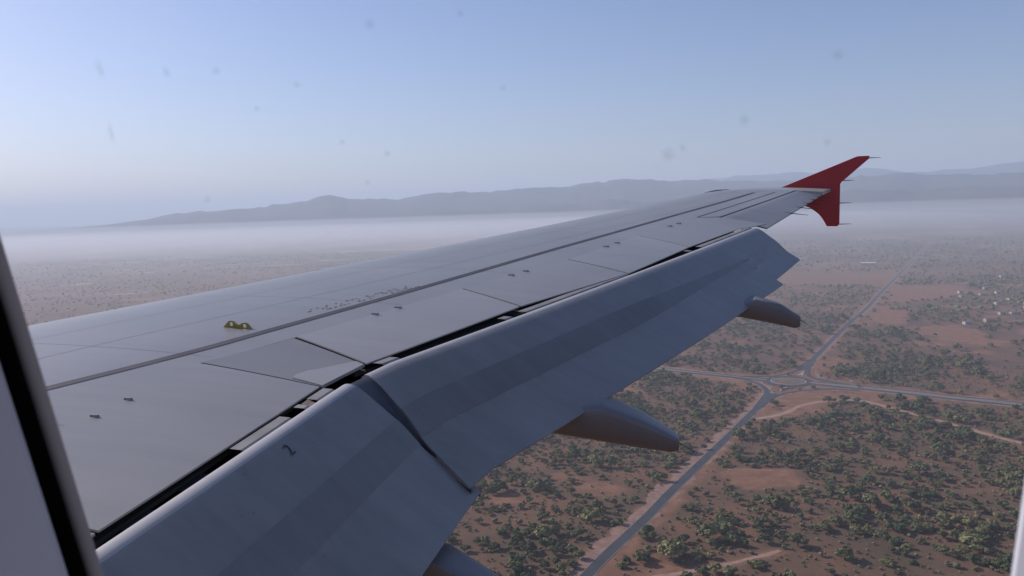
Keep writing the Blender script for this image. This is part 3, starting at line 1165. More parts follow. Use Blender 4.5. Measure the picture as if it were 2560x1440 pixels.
def nose_strip(parent, stations, ramp_l, gap, dz_, upto):
    V, k_ = [], 0
    for (y, L, th, dirv, cut) in stations:
        pts, n_up = section(L, th, ramp_l, cut)
        N = np.array([float(TE(y)) + gap, y, float(base(y)) + dz_])
        seq = pts[-6:] + pts[:upto]
        k_ = len(seq)
        for q, (a, z) in enumerate(seq):
            p0, p1 = seq[max(0, q - 1)], seq[min(k_ - 1, q + 1)]
            tx, tz = p1[0] - p0[0], p1[1] - p0[1]
            ln = math.hypot(tx, tz)
            e_ = .002 if 0 < q < k_ - 1 else -.001
            V.append(N + dirv * (a - tz / ln * e_) + np.array((0, 0, z + tx / ln * e_)))
    Fc_ = [(i * k_ + j, i * k_ + j + 1, (i + 1) * k_ + j + 1, (i + 1) * k_ + j) for i in range(len(stations) - 1) for j in range(k_ - 1)]
    o_ = MB().add(V, Fc_).build('leading_edge', MAT['nose'], parent, (0, 0, 0), True)
    o_.location = (-OFF[0], -OFF[1], -OFF[2])


nose_strip(flap_in, [(y, .97, 40.5, IN, 1.0) for y in np.linspace(1.41, 4.395, 12)], .13, .116, .002, 4)
nose_strip(flap_out, st_o, .17, .098, -.014, 3)

# rubber seal in the joint between the flaps
n_up = 40
A_ = [np.array(p) for p in VI[-KI:][:n_up]]
B_ = [np.array(p) for p in VO[:n_up]]
V, Fc = [], []
prof = [(0, -.004), (.12, -.030), (.3, -.012), (.42, -.036), (.62, -.014), (.8, -.034), (1, -.004)]
for t, dz in prof:
    for q_i, (p, q) in enumerate(zip(A_, B_)):
        V.append(p * (1 - t) + q * t + np.array((0, 0, dz * min(1, q_i / 14) - .006)))
for i in range(len(prof) - 1):
    for j in range(n_up - 1):
        Fc.append((i * n_up + j, (i + 1) * n_up + j, (i + 1) * n_up + j + 1, i * n_up + j + 1))
o = MB().add(V, Fc).build('joint_seal', MAT['rubber'], wing, OFF)
set_smooth(o, 60)

# the painted 2 on the inner flap
fc = bpy.data.curves.new('number_marking', 'FONT')
fc.body = '2'
fc.size = .094
fc.extrude = .0008
fc.align_x = 'CENTER'
fc.align_y = 'CENTER'
fc.materials.append(MAT['ink'])
num = obj('number_marking', fc)
bpy.context.view_layer.update()
num_me = bpy.data.meshes.new_from_object(num.evaluated_get(bpy.context.evaluated_depsgraph_get()))
bpy.data.objects.remove(num)
num_me.name = 'number_marking'
num = obj('number_marking', num_me, flap_in)
pts, _n = section(.97, 40.5)
jn = 6
pa, pb = pts[jn], pts[jn + 1]
yn = 3.55
nz = np.array([float(TE(yn)) + .116, yn, float(base(yn)) + .002]) + np.array([(pa[0] + pb[0]) / 2, 0, (pa[1] + pb[1]) / 2])
slope = math.atan2(pa[1] - pb[1], pb[0] - pa[0])
upv = Vector((-math.cos(slope), 0, math.sin(slope)))
rightv = Vector((0, 1, 0.09)).normalized()
nv = rightv.cross(upv).normalized()
upv = nv.cross(rightv)
num.matrix_basis = Matrix(((rightv.x, upv.x, nv.x, nz[0] - OFF[0] + nv.x * .004), (rightv.y, upv.y, nv.y, nz[1] - OFF[1] + nv.y * .004),
                           (rightv.z, upv.z, nv.z, nz[2] - OFF[2] + nv.z * .004), (0, 0, 0, 1)))

# slot between spoilers and flaps: shroud plates with open bays between them
SLOT_IN = [(2.25, 2.42), (2.50, 2.58), (2.74, 2.92), (3.10, 3.28), (3.42, 3.86), (4.00, 4.05), (4.14, 4.33)]
SLOT_OUT = [(4.84, 4.98), (6.02, 6.10), (6.26, 7.78), (9.02, 9.08), (9.30, 10.70)]
for rngs, hi in ((SLOT_IN, 0), (SLOT_OUT, 1)):
    for y0, y1 in rngs:
        pm = MB()
        V = []
        deep = (y0 < 3.3 and not hi)
        for y in np.linspace(y0, y1, 8):
            x0 = float(TE(y))
            z0 = float(base(y)) - (.060 if deep else .003)
            for dx, dz in (((-.14, .0), (.03, -.006), (.16, -.055)) if deep else ((.004, .0), (.060, -.004), (.17, -.06))):
                V.append((x0 + dx, y, z0 + dz))
        pm.add(V, [(i * 3 + j, i * 3 + j + 1, (i + 1) * 3 + j + 1, (i + 1) * 3 + j) for i in range(7) for j in range(2)])
        pm.build('shroud_plate', MAT['rubber' if deep else 'plate'], wing, OFF)
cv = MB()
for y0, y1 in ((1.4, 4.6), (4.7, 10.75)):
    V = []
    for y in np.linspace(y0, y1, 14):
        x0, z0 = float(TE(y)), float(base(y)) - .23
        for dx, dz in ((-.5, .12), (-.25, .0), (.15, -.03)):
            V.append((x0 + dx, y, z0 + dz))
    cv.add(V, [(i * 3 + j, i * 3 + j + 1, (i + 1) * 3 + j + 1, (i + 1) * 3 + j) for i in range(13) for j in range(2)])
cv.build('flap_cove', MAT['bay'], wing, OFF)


# ------------------------------------------------------------------ flap track fairings
CANOE = [(0, 0), (.34, .03), (.60, .14), (.84, .48), (.95, .80), (.90, .92), (.74, .985), (.3, 1.0), (-.3, 1.0), (-.74, .985), (-.90, .92), (-.95, .80), (-.84, .48), (-.60, .14), (-.34, .03)]


def fairing(Y0, stations, wick_end, label):
    V, Fc = [], []
    N = len(CANOE)
    for x, zt, zb, hw in stations:
        for a, b in CANOE:
            V.append((x, Y0 + hw * a, zb + (zt - zb) * b))
    S = len(stations)
    for i in range(S - 1):
        for j in range(N):
            Fc.append((i * N + j, (i + 1) * N + j, (i + 1) * N + (j + 1) % N, i * N + (j + 1) % N))
    Fc.append(tuple(range(N)))
    Fc.append(tuple(range(S * N - 1, (S - 1) * N - 1, -1)))
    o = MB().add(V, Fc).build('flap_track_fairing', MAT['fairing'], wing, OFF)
    set_smooth(o, 40)
    o['label'] = label
    x, zt, zb, hw = stations[-1]
    wick((x - .03, Y0, zt - .02), wick_end, o, .005)
    return o


fairing(5.70, [(-2.8, -1.22, -1.30, .08), (-2.3, -1.17, -1.44, .17), (-1.7, -1.14, -1.54, .22), (-1.1, -1.26, -1.53, .235), (-.86, -1.335, -1.56, .235), (-.70, -1.325, -1.585, .23), (-.58, -1.315, -1.605, .22),
               (-.32, -1.420, -1.645, .165), (-.12, -1.535, -1.675, .105), (-.065, -1.575, -1.665, .07)], (.04, 5.70, -1.675), 'flap fairing beside the middle of the long flap')
fairing(8.60, [(-1.5, -.90, -.98, .08), (-1.0, -.84, -1.06, .12), (-.4, -.86, -1.10, .16), (.15, -.93, -1.05, .175), (.42, -1.0, -1.12, .18), (.55, -.975, -1.14, .18), (.66, -.925, -1.165, .175),
               (.90, -1.00, -1.215, .13), (1.04, -1.095, -1.25, .085), (1.085, -1.125, -1.235, .06)], (1.18, 8.60, -1.225), 'flap fairing near the outer end of the long flap')
fairing(3.86, [(-3.0, -1.30, -1.38, .08), (-2.4, -1.40, -1.60, .15), (-1.9, -1.52, -1.80, .17), (-1.35, -1.66, -1.82, .15), (-1.2, -1.67, -1.85, .14), (-1.0, -1.78, -1.93, .12),
               (-.7, -1.98, -2.06, .07), (-.62, -2.03, -2.07, .04)], (-.55, 3.86, -2.1), 'flap fairing under the inner flap')

# ------------------------------------------------------------------ trees
def leaf_quads(rg, centers, radii, n_per, size, up_bias=0.25):
    v, f = [], []
    for c, rad in zip(centers, radii):
        for _ in range(n_per):
            d = rg.normal(size=3)
            d /= np.linalg.norm(d)
            if d[2] < -.35:
                d[2] *= -.6
            rr = rad * (0.80 + .34 * rg.random())
            p = c + d * rr * np.array((1, 1, .82))
            nn = d + rg.normal(size=3) * .45 + np.array((0, 0, up_bias))
            nn /= np.linalg.norm(nn)
            t = np.cross(nn, rg.normal(size=3))
            t /= np.linalg.norm(t)
            b_ = np.cross(nn, t)
            s = size * (.6 + .8 * rg.random())
            k = len(v)
            v += [p + (t + b_ * .2) * s, p + (b_ - t * .3) * s * .8, p - (t + b_ * .1) * s, p - (b_ - t * .2) * s * .8]
            f.append((k, k + 1, k + 2, k + 3))
    return v, f


ICO_V = None


def ico():
    global ICO_V
    if ICO_V is None:
        bm_ = bmesh.new()
        bmesh.ops.create_icosphere(bm_, subdivisions=1, radius=1)
        ICO_V = (np.array([x.co[:] for x in bm_.verts]), np.array([[q.index for q in x.verts] for x in bm_.faces]))
        bm_.free()
    return ICO_V


def crown_geom(seed, style, n_per, size, core=True):
    rg = np.random.default_rng(seed)
    if style == 0:        # rounded
        nl_ = 8
        cs = [np.array((.48 * math.cos(a), .48 * math.sin(a), .72 + .12 * rg.normal())) for a in np.linspace(0, 2 * math.pi, 6)[:5] + rg.random()]
        cs += [np.array((.1 * rg.normal(), .1 * rg.normal(), 1.02)), np.array((.25, .1, .95)), np.array((-.25, -.1, .9))]
        rs = list(.36 + .10 * rg.random(len(cs)))
    elif style == 1:      # spreading, flat-topped
        cs = [np.array((rg.uniform(.35, .72) * math.cos(a), rg.uniform(.35, .72) * math.sin(a), .72 + .08 * rg.normal())) for a in np.linspace(0, 2 * math.pi, 8)[:7] + rg.random()]
        cs += [np.array((.05, .05, .82)), np.array((-.2, .2, .84))]
        rs = list(.28 + .10 * rg.random(len(cs)))
    else:                 # several stems, uneven
        cs = [np.array((rg.uniform(-.65, .65), rg.uniform(-.65, .65), rg.uniform(.35, .85))) for _ in range(8)]
        rs = list(.26 + .16 * rg.random(len(cs)))
    v, f = leaf_quads(rg, cs, rs, n_per, size)
    v = [np.asarray(p) for p in v]
    tri = []
    if core:
        iv, if_ = ico()
        for c, rad in zip(cs, rs):
            k = len(v)
            jit = 1 + .18 * rg.normal(size=(len(iv), 1))
            v += list(c + iv * jit * rad * .86 * np.array((1, 1, .8)))
            tri += [tuple(q + k) for q in if_]
    return np.array(v), f, tri


def foliage_mat(name, dark, mid, light, obj_var=True):
    m, n, l, b = newmat(name)
    geo = n.new('ShaderNodeNewGeometry')
    no = n.new('ShaderNodeTexNoise')
    no.inputs['Scale'].default_value = 0.55
    no.inputs['Detail'].default_value = 5
    l.new(geo.outputs['Position'], no.inputs['Vector'])
    n2 = n.new('ShaderNodeTexNoise')
    n2.inputs['Scale'].default_value = 0.045
    n2.inputs['Detail'].default_value = 2
    l.new(geo.outputs['Position'], n2.inputs['Vector'])
    ad = n.new('ShaderNodeMath')
    ad.operation = 'MULTIPLY_ADD'
    l.new(n2.outputs['Fac'], ad.inputs[0])
    ad.inputs[1].default_value = 0.9
    l.new(no.outputs['Fac'], ad.inputs[2])
    rp = ramp(n, [(0.62, dark), (0.95, mid), (1.0, light)])
    mr = n.new('ShaderNodeMapRange')
    mr.inputs['From Min'].default_value = 0.55
    mr.inputs['From Max'].default_value = 1.35
    l.new(ad.outputs['Value'], mr.inputs['Value'])
    rp.color_ramp.elements[0].position = 0.15
    rp.color_ramp.elements[1].position = 0.55
    rp.color_ramp.elements[2].position = 0.9
    l.new(mr.outputs['Result'], rp.inputs['Fac'])
    l.new(rp.outputs['Color'], b.inputs['Base Color'])
    b.inputs['Roughness'].default_value = 0.8
    b.inputs['Specular IOR Level'].default_value = 0.2
    return m


LEAF = [foliage_mat('leaf_dark_green', (0.056, 0.072, 0.034), (0.094, 0.116, 0.052), (0.150, 0.172, 0.074)),
        foliage_mat('leaf_olive', (0.076, 0.080, 0.040), (0.132, 0.136, 0.064), (0.20, 0.198, 0.090)),
        foliage_mat('leaf_yellow_green', (0.100, 0.102, 0.044), (0.172, 0.170, 0.070), (0.245, 0.232, 0.098)),
        foliage_mat('dry_scrub', (0.076, 0.064, 0.043), (0.124, 0.098, 0.066), (0.185, 0.146, 0.096))]
BARK = simple('bark', (0.085, 0.066, 0.052), 0.9, var=0.3, scale=4)


def make_mesh_vf(name, v, quads, tris, mat):
    m = bpy.data.meshes.new(name)
    m.from_pydata([tuple(map(float, p)) for p in v], [], [tuple(map(int, q)) for q in quads] + [tuple(map(int, q)) for q in tris])
    m.materials.append(mat)
    m.update()
    return m


CROWNS = []
for style in range(3):
    for var in range(3):
        v, q, t = crown_geom(100 + style * 10 + var, style, 46, .15)
        for c in range(3):
            if (c + var) % 3 == 0 or c == var:
                pass
        CROWNS.append((style, [make_mesh_vf('crown', v, q, t, LEAF[c]) for c in range(3)]))
TRUNKS = []
for style in range(3):
    tb = MB()
    rt = random.Random(style)
    if style < 2:
        tb.tube((0, 0, -.02), (.02, .01, .42), .055, .040, 7)
        for a in range(4):
            an = a * 1.57 + rt.random()
            tb.tube((.02, .01, .38), (.40 * math.cos(an), .40 * math.sin(an), .78), .034, .012, 5)
    else:
        for a in range(4):
            an = a * 1.57 + rt.random()
            tb.tube((.06 * math.cos(an), .06 * math.sin(an), -.02), (.42 * math.cos(an), .42 * math.sin(an), .62), .042, .012, 6)
    TRUNKS.append(mesh('trunk', tb.v, tb.f, False, BARK))

# ---- scatter
pts_x, pts_y, pts_r = [], [], []


def scatter(x0, x1, y0, y1, step, rmin, rmax, thr, seed, keep):
    r = np.random.default_rng(seed)
    X, Y = np.meshgrid(np.arange(x0, x1, step), np.arange(y0, y1, step), indexing='ij')
    X = (X + r.uniform(-.48, .48, X.shape) * step).ravel()
    Y = (Y + r.uniform(-.48, .48, Y.shape) * step).ravel()
    k = keep(X, Y)
    X, Y = X[k], Y[k]
    cl = .36 * vnoise(X, Y, 55, 61) + .30 * vnoise(X, Y, 19, 62) + .34 * r.random(len(X))
    b = bare_at(X, Y)
    p = np.clip((cl - thr) * 2.2, 0, .62) * (1 - np.clip(b * 1.5, 0, 1)) + .05 * (b < .9)
    k = r.random(len(X)) < p
    X, Y, cl = X[k], Y[k], cl[k]
    big = r.random(len(X)) < .05
    rad = np.where(big, 1.35, 1.0) * (rmin + (rmax - rmin) * np.clip(r.beta(1.6, 3.0, len(X)) * .75 + (cl - .4) * .7 + .45 * big, 0, 1))
    return X, Y, rad


def view(X, Y, Z=0.0):
    dx, dy, dz = X, Y, Z - ALT
    zc = dx * _f.x + dy * _f.y + dz * _f.z
    xc = dx * _r.x + dy * _r.y + dz * _r.z
    yc = dx * _u.x + dy * _u.y + dz * _u.z
    zc = np.where(zc < 1, 1, zc)
    return 1280 + 2100 * xc / zc, 720 - 2100 * yc / zc, zc


def in_frame(X, Y, m=160):
    px, py, zc = view(X, Y)
    return (px > -m) & (px < 2560 + m) & (py < 1440 + m * 1.6) & (zc > 5)


def shoulder(X, Y, names, d):
    return dist_lines(X, Y, names) > d


ROADS = ['main', 'top', 'lu', 'll', 'ru', 'rl', 'bl', 'br', 'tr', 'tl']
near = scatter(-330, 330, 270, 900, 5.6, 1.2, 4.5, .37, 1, in_frame)
midd = scatter(-760, 720, 900, 1700, 7.0, 1.6, 4.8, .36, 2, in_frame)
farr = scatter(-500, 1400, 1700, 3300, 14.0, 2.2, 4.8, .36, 3, in_frame)
lefr = scatter(-2600, -520, 1000, 3200, 15.0, 1.4, 3.8, .37, 4, in_frame)
TX = np.concatenate([near[0], midd[0], farr[0], lefr[0]])
TY = np.concatenate([near[1], midd[1], farr[1], lefr[1]])
TR = np.concatenate([near[2], midd[2], farr[2], lefr[2]])
# a few trees placed where the photograph shows them singly
HAND = [(-17.0, 402, 4.6), (-8, 352, 6.5), (-2, 350, 5.5), (-20, 372, 3.6), (70, 628, 6.0), (66, 620, 4.5), (76, 634, 4.2), (102, 646, 5.0), (97, 648, 4.0),
        (142, 640, 5.5), (150, 632, 5.0), (158, 625, 5.5), (165, 608, 5), (171, 601, 5), (177, 594, 5.5), (154, 655, 5), (168, 652, 5), (52, 772, 5.5), (-18, 790, 5.5), (-12, 797, 4.5),
        (-46, 390, 5.2), (-52, 398, 4.2), (-61, 371, 4.0), (-70, 350, 4.2), (8, 372, 5.4), (14, 381, 5.6), (18, 372, 4.6), (40, 366, 5.5), (46, 371, 4.5), (33, 392, 4.8),
        (118, 380, 5.0), (124, 386, 4.2), (66, 398, 4.4), (74, 404, 4.8), (80, 414, 4.2)]
TX = np.concatenate([[h[0] for h in HAND], TX])
TY = np.concatenate([[h[1] for h in HAND], TY])
TR = np.concatenate([[h[2] for h in HAND], TR])
ok = (dist_lines(TX, TY, ROADS) > 3.6 + TR * .75) & (dist_lines(TX, TY, ['dirt', 'low', 'far']) > 1.2 + TR * .8)
ok &= np.hypot(TX - ISL[0], TY - ISL[1]) > 24
TX, TY, TR = TX[ok], TY[ok], TR[ok]
HOUSES = [(321.5, 1087, 9, 7, 3.4, 0.3), (347, 1096, 9, 7, 4.2, 0.25), (394, 1150, 13, 7, 3.2, 0.2), (381, 1166, 10, 6, 3.2, 0.3), (426, 1212, 9, 7, 3.6, 0.3), (440, 1242, 10, 7, 3.8, 0.3),
          (408, 1262, 10, 7, 3.6, 0.25), (436, 1296, 9, 7, 3.4, 0.3), (392, 1330, 8, 6, 3.2, 0.3), (447, 1384, 9, 7, 4.0, 0.3), (424, 1360, 12, 8, 3.2, 0.1), (452, 1432, 8, 6, 3.6, 0.3),
          (404, 1395, 8, 7, 4.2, 0.2), (530.7, 1616, 8, 7, 5.0, 0.3)]
HOUSES = [(300 + (h[0] - 321) * 1.12 + 20, h[1] + (h[1] - 1250) * .10 + (k % 3 - 1) * 9, h[2] * .85, h[3] * .85, h[4] * .9, h[5]) for k, h in enumerate(HOUSES)]
LONG = (399.7, 2007, 30, 9, 6.0, -0.25)
for h in HOUSES + [LONG]:
    px_h, py_h = h[0], h[1]
    k = np.hypot(TX - px_h, TY - py_h) > TR + h[2] * .5
    # and nothing just in front of it
    k &= ~((np.abs((TX - px_h) - (TY - py_h) * px_h / py_h) < h[2] * .6) & (TY < py_h) & (TY > py_h - 42))
    TX, TY, TR = TX[k], TY[k], TR[k]
# thin out overlapping crowns nearby (spatial hash)
order = np.argsort(-TR)
cell = {}
keep = np.zeros(len(TX), bool)
for i in order:
    if TY[i] > 1700:
        keep[i] = True
        continue
    cx_, cy_ = int(TX[i] // 10), int(TY[i] // 10)
    good = True
    for a in (-1, 0, 1):
        for b_ in (-1, 0, 1):
            for j in cell.get((cx_ + a, cy_ + b_), ()):
                if (TX[i] - TX[j]) ** 2 + (TY[i] - TY[j]) ** 2 < (.58 * (TR[i] + TR[j])) ** 2:
                    good = False
                    break
            if not good:
                break
        if not good:
            break
    if good:
        keep[i] = True
        cell.setdefault((cx_, cy_), []).append(i)
TX, TY, TR = TX[keep], TY[keep], TR[keep]
PX, PY, ZC = view(TX, TY, TR * .6)
WINGPOLY = [(0, 790), (75, 800), (1830, 462), (2080, 470), (2110, 560), (2000, 660), (2010, 800), (1960, 830), (1840, 800), (1640, 890), (1560, 970), (1710, 1120), (1660, 1150), (1400, 1085),
            (1170, 1215), (1150, 1240), (1090, 1360), (1150, 1440), (1150, 1700), (0, 1700)]
vis = ~inpoly(PX, PY, WINGPOLY) & (PX > 60) & (PX < 2535) & (PY < 1432) & (PY > 560)
size_px = TR / ZC * np.where(vis, 1, 0)
sel = np.argsort(-size_px)[:300]
sel = sel[size_px[sel] > 0]
is_ind = np.zeros(len(TX), bool)
is_ind[sel] = True

# labels: kind of crown, its colour, which stretch of bush, row and place in the row
ROADPX = np.array([(1466, 1440), (1522, 1382), (1613, 1297), (1672, 1234), (1746, 1163), (1816, 1094), (1871, 1044), (1938, 980), (2009, 922), (2067, 864), (2127, 805)])
ORD = ['zeroth', 'first', 'second', 'third', 'fourth', 'fifth', 'sixth', 'seventh', 'eighth', 'ninth', 'tenth', 'eleventh', 'twelfth', 'thirteenth', 'fourteenth', 'fifteenth', 'sixteenth',
       'seventeenth', 'eighteenth', 'nineteenth', 'twentieth', '21st', '22nd', '23rd', '24th', '25th', '26th', '27th', '28th', '29th', '30th', '31st', '32nd', '33rd', '34th', '35th', '36th',
       '37th', '38th', '39th', '40th', '41st', '42nd', '43rd', '44th', '45th', '46th', '47th', '48th', '49th', '50th', '51st', '52nd', '53rd', '54th', '55th', '56th', '57th', '58th', '59th', '60th']
rows = {}
for i in sel:
    roadx = float(np.interp(PY[i], ROADPX[::-1, 1], ROADPX[::-1, 0]))
    side = 'left' if PX[i] < roadx else 'right'
    row = int((1440 - PY[i]) // 40) + 1
    rows.setdefault((side, row), []).append(i)
tree_rg = random.Random(3)
TINTW = ['dark green', 'olive', 'yellow-green']
STYW = ['rounded', 'spreading', 'ragged']
for (side, row), members in rows.items():
    members.sort(key=lambda i: abs(PX[i] - float(np.interp(PY[i], ROADPX[::-1, 1], ROADPX[::-1, 0]))))
    for place, i in enumerate(members, 1):
        style, meshes = CROWNS[tree_rg.randrange(9)]
        tint = tree_rg.choices((0, 1, 2), (.42, .36, .22))[0]
        t = empty('bush_tree', (TX[i], TY[i], 0), tree_rg.uniform(0, 6.28))
        s = TR[i]
        t.scale = (s, s * tree_rg.uniform(.85, 1.15), s * tree_rg.uniform(.82, 1.15))
        o = bpy.data.objects.new('trunk', TRUNKS[style])
        COL.objects.link(o)
        o.parent = t
        o = bpy.data.objects.new('crown', meshes[tint])
        COL.objects.link(o)
        o.parent = t
        sz = 'small' if s < 3.4 else 'large' if s > 5 else 'medium'
        lab = f'{sz} {STYW[style]} {TINTW[tint]} tree, {ORD[min(place, 60)]} {side} of the main road in the {ORD[min(row, 60)]} row up'
        tag(t, lab, 'tree', 'trees on the scrubland near the main road')

# the rest of the bush: one mass, real crowns joined
LOW = [crown_geom(300 + i, i % 3, 15, .22) for i in range(6)]
VERYLOW = []
for i in range(5):
    rg = np.random.default_rng(500 + i)
    iv, if_ = ico()
    V, T = [], []
    for c in range(3):
        k = sum(len(a) for a in V)
        cc = np.array((rg.uniform(-.5, .5), rg.uniform(-.5, .5), rg.uniform(.4, .7)))
        V.append(cc + iv * (1 + .22 * rg.normal(size=(len(iv), 1))) * rg.uniform(.4, .62) * np.array((1, 1, .8)))
        T.append(if_ + k)
    VERYLOW.append((np.vstack(V), np.vstack(T)))


def mass(name, ids, protos, tri_protos, mat_ids, label):
    for c in range(4):
        me_ids = ids[mat_ids == c]
        if not len(me_ids):
            continue
        Vs, Fs = [], []
        n0 = 0
        for i in me_ids:
            a = rng.random() * 6.28
            ca, sa = math.cos(a), math.sin(a)
            if tri_protos is not None:
                v, tr = tri_protos[int(rng.integers(len(tri_protos)))]
                fc_ = tr
            else:
                v, q, tr = protos[int(rng.integers(len(protos)))]
                q = np.asarray(q)
                fc_ = np.vstack([np.asarray(tr), q[:, [0, 1, 2]], q[:, [0, 2, 3]]])
            s = TR[i]
            vv = np.empty_like(v)
            vv[:, 0] = (v[:, 0] * ca - v[:, 1] * sa) * s + TX[i]
            vv[:, 1] = (v[:, 0] * sa + v[:, 1] * ca) * s + TY[i]
            vv[:, 2] = v[:, 2] * s * (.8 + .35 * rng.random())
            Vs.append(vv)
            Fs.append(fc_ + n0)
            n0 += len(vv)
        o = obj(name, fast_mesh(name, np.vstack(Vs), np.vstack(Fs), LEAF[c]))
        tag(o, label[c], 'woodland', kind='stuff')


rest = np.where(~is_ind)[0]
mat_of = rng.choice(4, len(TX), p=[.40, .36, .12, .12])
close_r = rest[TY[rest] < 1150]
far_r = rest[TY[rest] >= 1150]
CW = ['dark green', 'olive', 'yellow-green', 'dry brown']
mass('scrub_woodland', close_r, LOW, None, mat_of[close_r], [f'{w_} bush spread over the middle of the plain' for w_ in CW])
mass('distant_woodland', far_r, None, VERYLOW, mat_of[far_r], [f'{w_} bush dotting the hazy far plain' for w_ in CW])
# low shrubs and grass tussocks between the trees
shr = scatter(-330, 330, 270, 800, 4.2, .55, 1.9, .20, 9, in_frame)
okx = (np.hypot(shr[0] - ISL[0], shr[1] - ISL[1]) > 26) & (dist_lines(shr[0], shr[1], ROADS) > 5.0) & (dist_lines(shr[0], shr[1], ['dirt', 'low']) > 2.6)
sx, sy, sr = shr[0][okx], shr[1][okx], shr[2][okx]
base_n = len(TX)
TX, TY, TR = np.concatenate([TX, sx]), np.concatenate([TY, sy]), np.concatenate([TR, sr])
ids = np.arange(base_n, len(TX))
mass('undergrowth', ids, None, VERYLOW, rng.choice(4, len(ids), p=[.22, .30, .13, .35]), [f'low {w_} shrubs between the trees' for w_ in CW])

# ------------------------------------------------------------------ houses
HW = [simple('white_wall', (0.42, 0.375, 0.31), 0.85, var=0.15, scale=0.6), simple('cream_wall', (0.37, 0.30, 0.225), 0.85, var=0.1, scale=0.6)]
HR = [simple('grey_roof_sheet', (0.16, 0.16, 0.17), 0.6, var=0.15, scale=0.8), simple('rust_roof_sheet', (0.20, 0.095, 0.065), 0.7, var=0.2, scale=0.8)]
GLASSD = simple('house_window_glass', (0.03, 0.035, 0.04), 0.2)
DOORM = simple('house_door', (0.10, 0.06, 0.04), 0.7)


def house(x, y, w_, d_, h_, rz, wall, roof, label, group=None, n_win=2):
    t = empty('house', (x, y, 0), rz)
    tag(t, label, 'house', group)
    MB().box((0, 0, h_ / 2 - .05), (w_, d_, h_ + .1)).build('wall', wall, t)
    rm = MB()
    e, rh = .45, d_ * .20
    v = [(-w_ / 2 - e, -d_ / 2 - e, h_), (w_ / 2 + e, -d_ / 2 - e, h_), (w_ / 2 + e, 0, h_ + rh), (-w_ / 2 - e, 0, h_ + rh), (w_ / 2 + e, d_ / 2 + e, h_), (-w_ / 2 - e, d_ / 2 + e, h_)]
    v += [(p[0], p[1], p[2] + .12) for p in v]
    rm.add(v, [(6, 7, 8, 9), (9, 8, 10, 11), (3, 2, 1, 0), (5, 4, 2, 3), (0, 1, 7, 6), (4, 5, 11, 10), (1, 2, 8, 7), (2, 4, 10, 8), (5, 3, 9, 11), (3, 0, 6, 9)])
    rm.add([(-w_ / 2, -d_ / 2, h_), (-w_ / 2, d_ / 2, h_), (-w_ / 2, 0, h_ + rh - .02)], [(0, 1, 2)])
    rm.build('roof', roof, t)
    MB().box((0.4, -d_ / 2 - .03, 1.05), (.95, .08, 2.1)).build('door', DOORM, t)
    for k in range(n_win):
        xk = -w_ / 2 + w_ * (k + .5) / n_win
        if abs(xk - .4) < 1.0:
            xk += 1.6
        MB().box((xk, -d_ / 2 - .03, 1.7), (1.1, .08, 1.1)).build('window', GLASSD, t)
    MB().box((-w_ / 2 - .03, 0.6, 1.7), (.08, 1.0, 1.0)).build('window', GLASSD, t)


HL = ['small pale house standing alone at the left of the hamlet', 'cream house with a rust roof beside the lone pale house', 'long low pale house below the hamlet', 'pale shed behind the long low house',
      'pale house at the right-hand edge of the picture', 'tall pale house just behind the right-hand edge house', 'bright pale house in the middle of the hamlet', 'pale house behind the middle house',
      'small cream hut at the hamlet front', 'pale house at the upper right of the hamlet', 'long cream house at the upper left of the hamlet', 'small pale hut farthest back in the hamlet',
      'tall narrow pale house at the left end of the hamlet', 'single pale house beside the pale far road']
for k, h in enumerate(HOUSES):
    house(*h, HW[1 if k in (1, 8, 10) else 0], HR[1 if k in (1,) else 0], HL[k], 'houses of the small hamlet', 2 if h[2] < 11 else 4)
house(*LONG, HW[1], simple('pale_roof_sheet', (0.62, 0.58, 0.48), 0.6), 'long pale building alone beyond the bare field', None, 7)

# ------------------------------------------------------------------ signs and marker posts
SIGNR = simple('sign_red', (0.45, 0.05, 0.04), 0.6)
SIGNW = simple('sign_white', (0.75, 0.72, 0.68), 0.6)


def sign(x, y, rz, wid, hgt, label, red):
    t = empty('road_sign', (x, y, .2), rz)
    tag(t, label, 'road sign')
    for s in (-1, 1):
        MB().tube((s * wid * .35, 0, -.2), (s * wid * .35, 0, 1.2), .06, .06, 6).build('post', MAT['kerb'], t)
    MB().box((0, 0, 1.2 + hgt / 2), (wid, .08, hgt)).build('board', SIGNW, t)
    if red:
        for k in range(2):
            xk = -wid * .25 + k * wid * .5
            V = [(xk - wid * .16, -.06, 1.2), (xk, -.06, 1.2), (xk + wid * .14, -.06, 1.2 + hgt / 2), (xk, -.06, 1.2 + hgt), (xk - wid * .16, -.06, 1.2 + hgt), (xk - wid * .02, -.06, 1.2 + hgt / 2)]
            MB().add(V, [(0, 1, 2, 5), (5, 2, 3, 4)]).build('chevron', SIGNR, t)


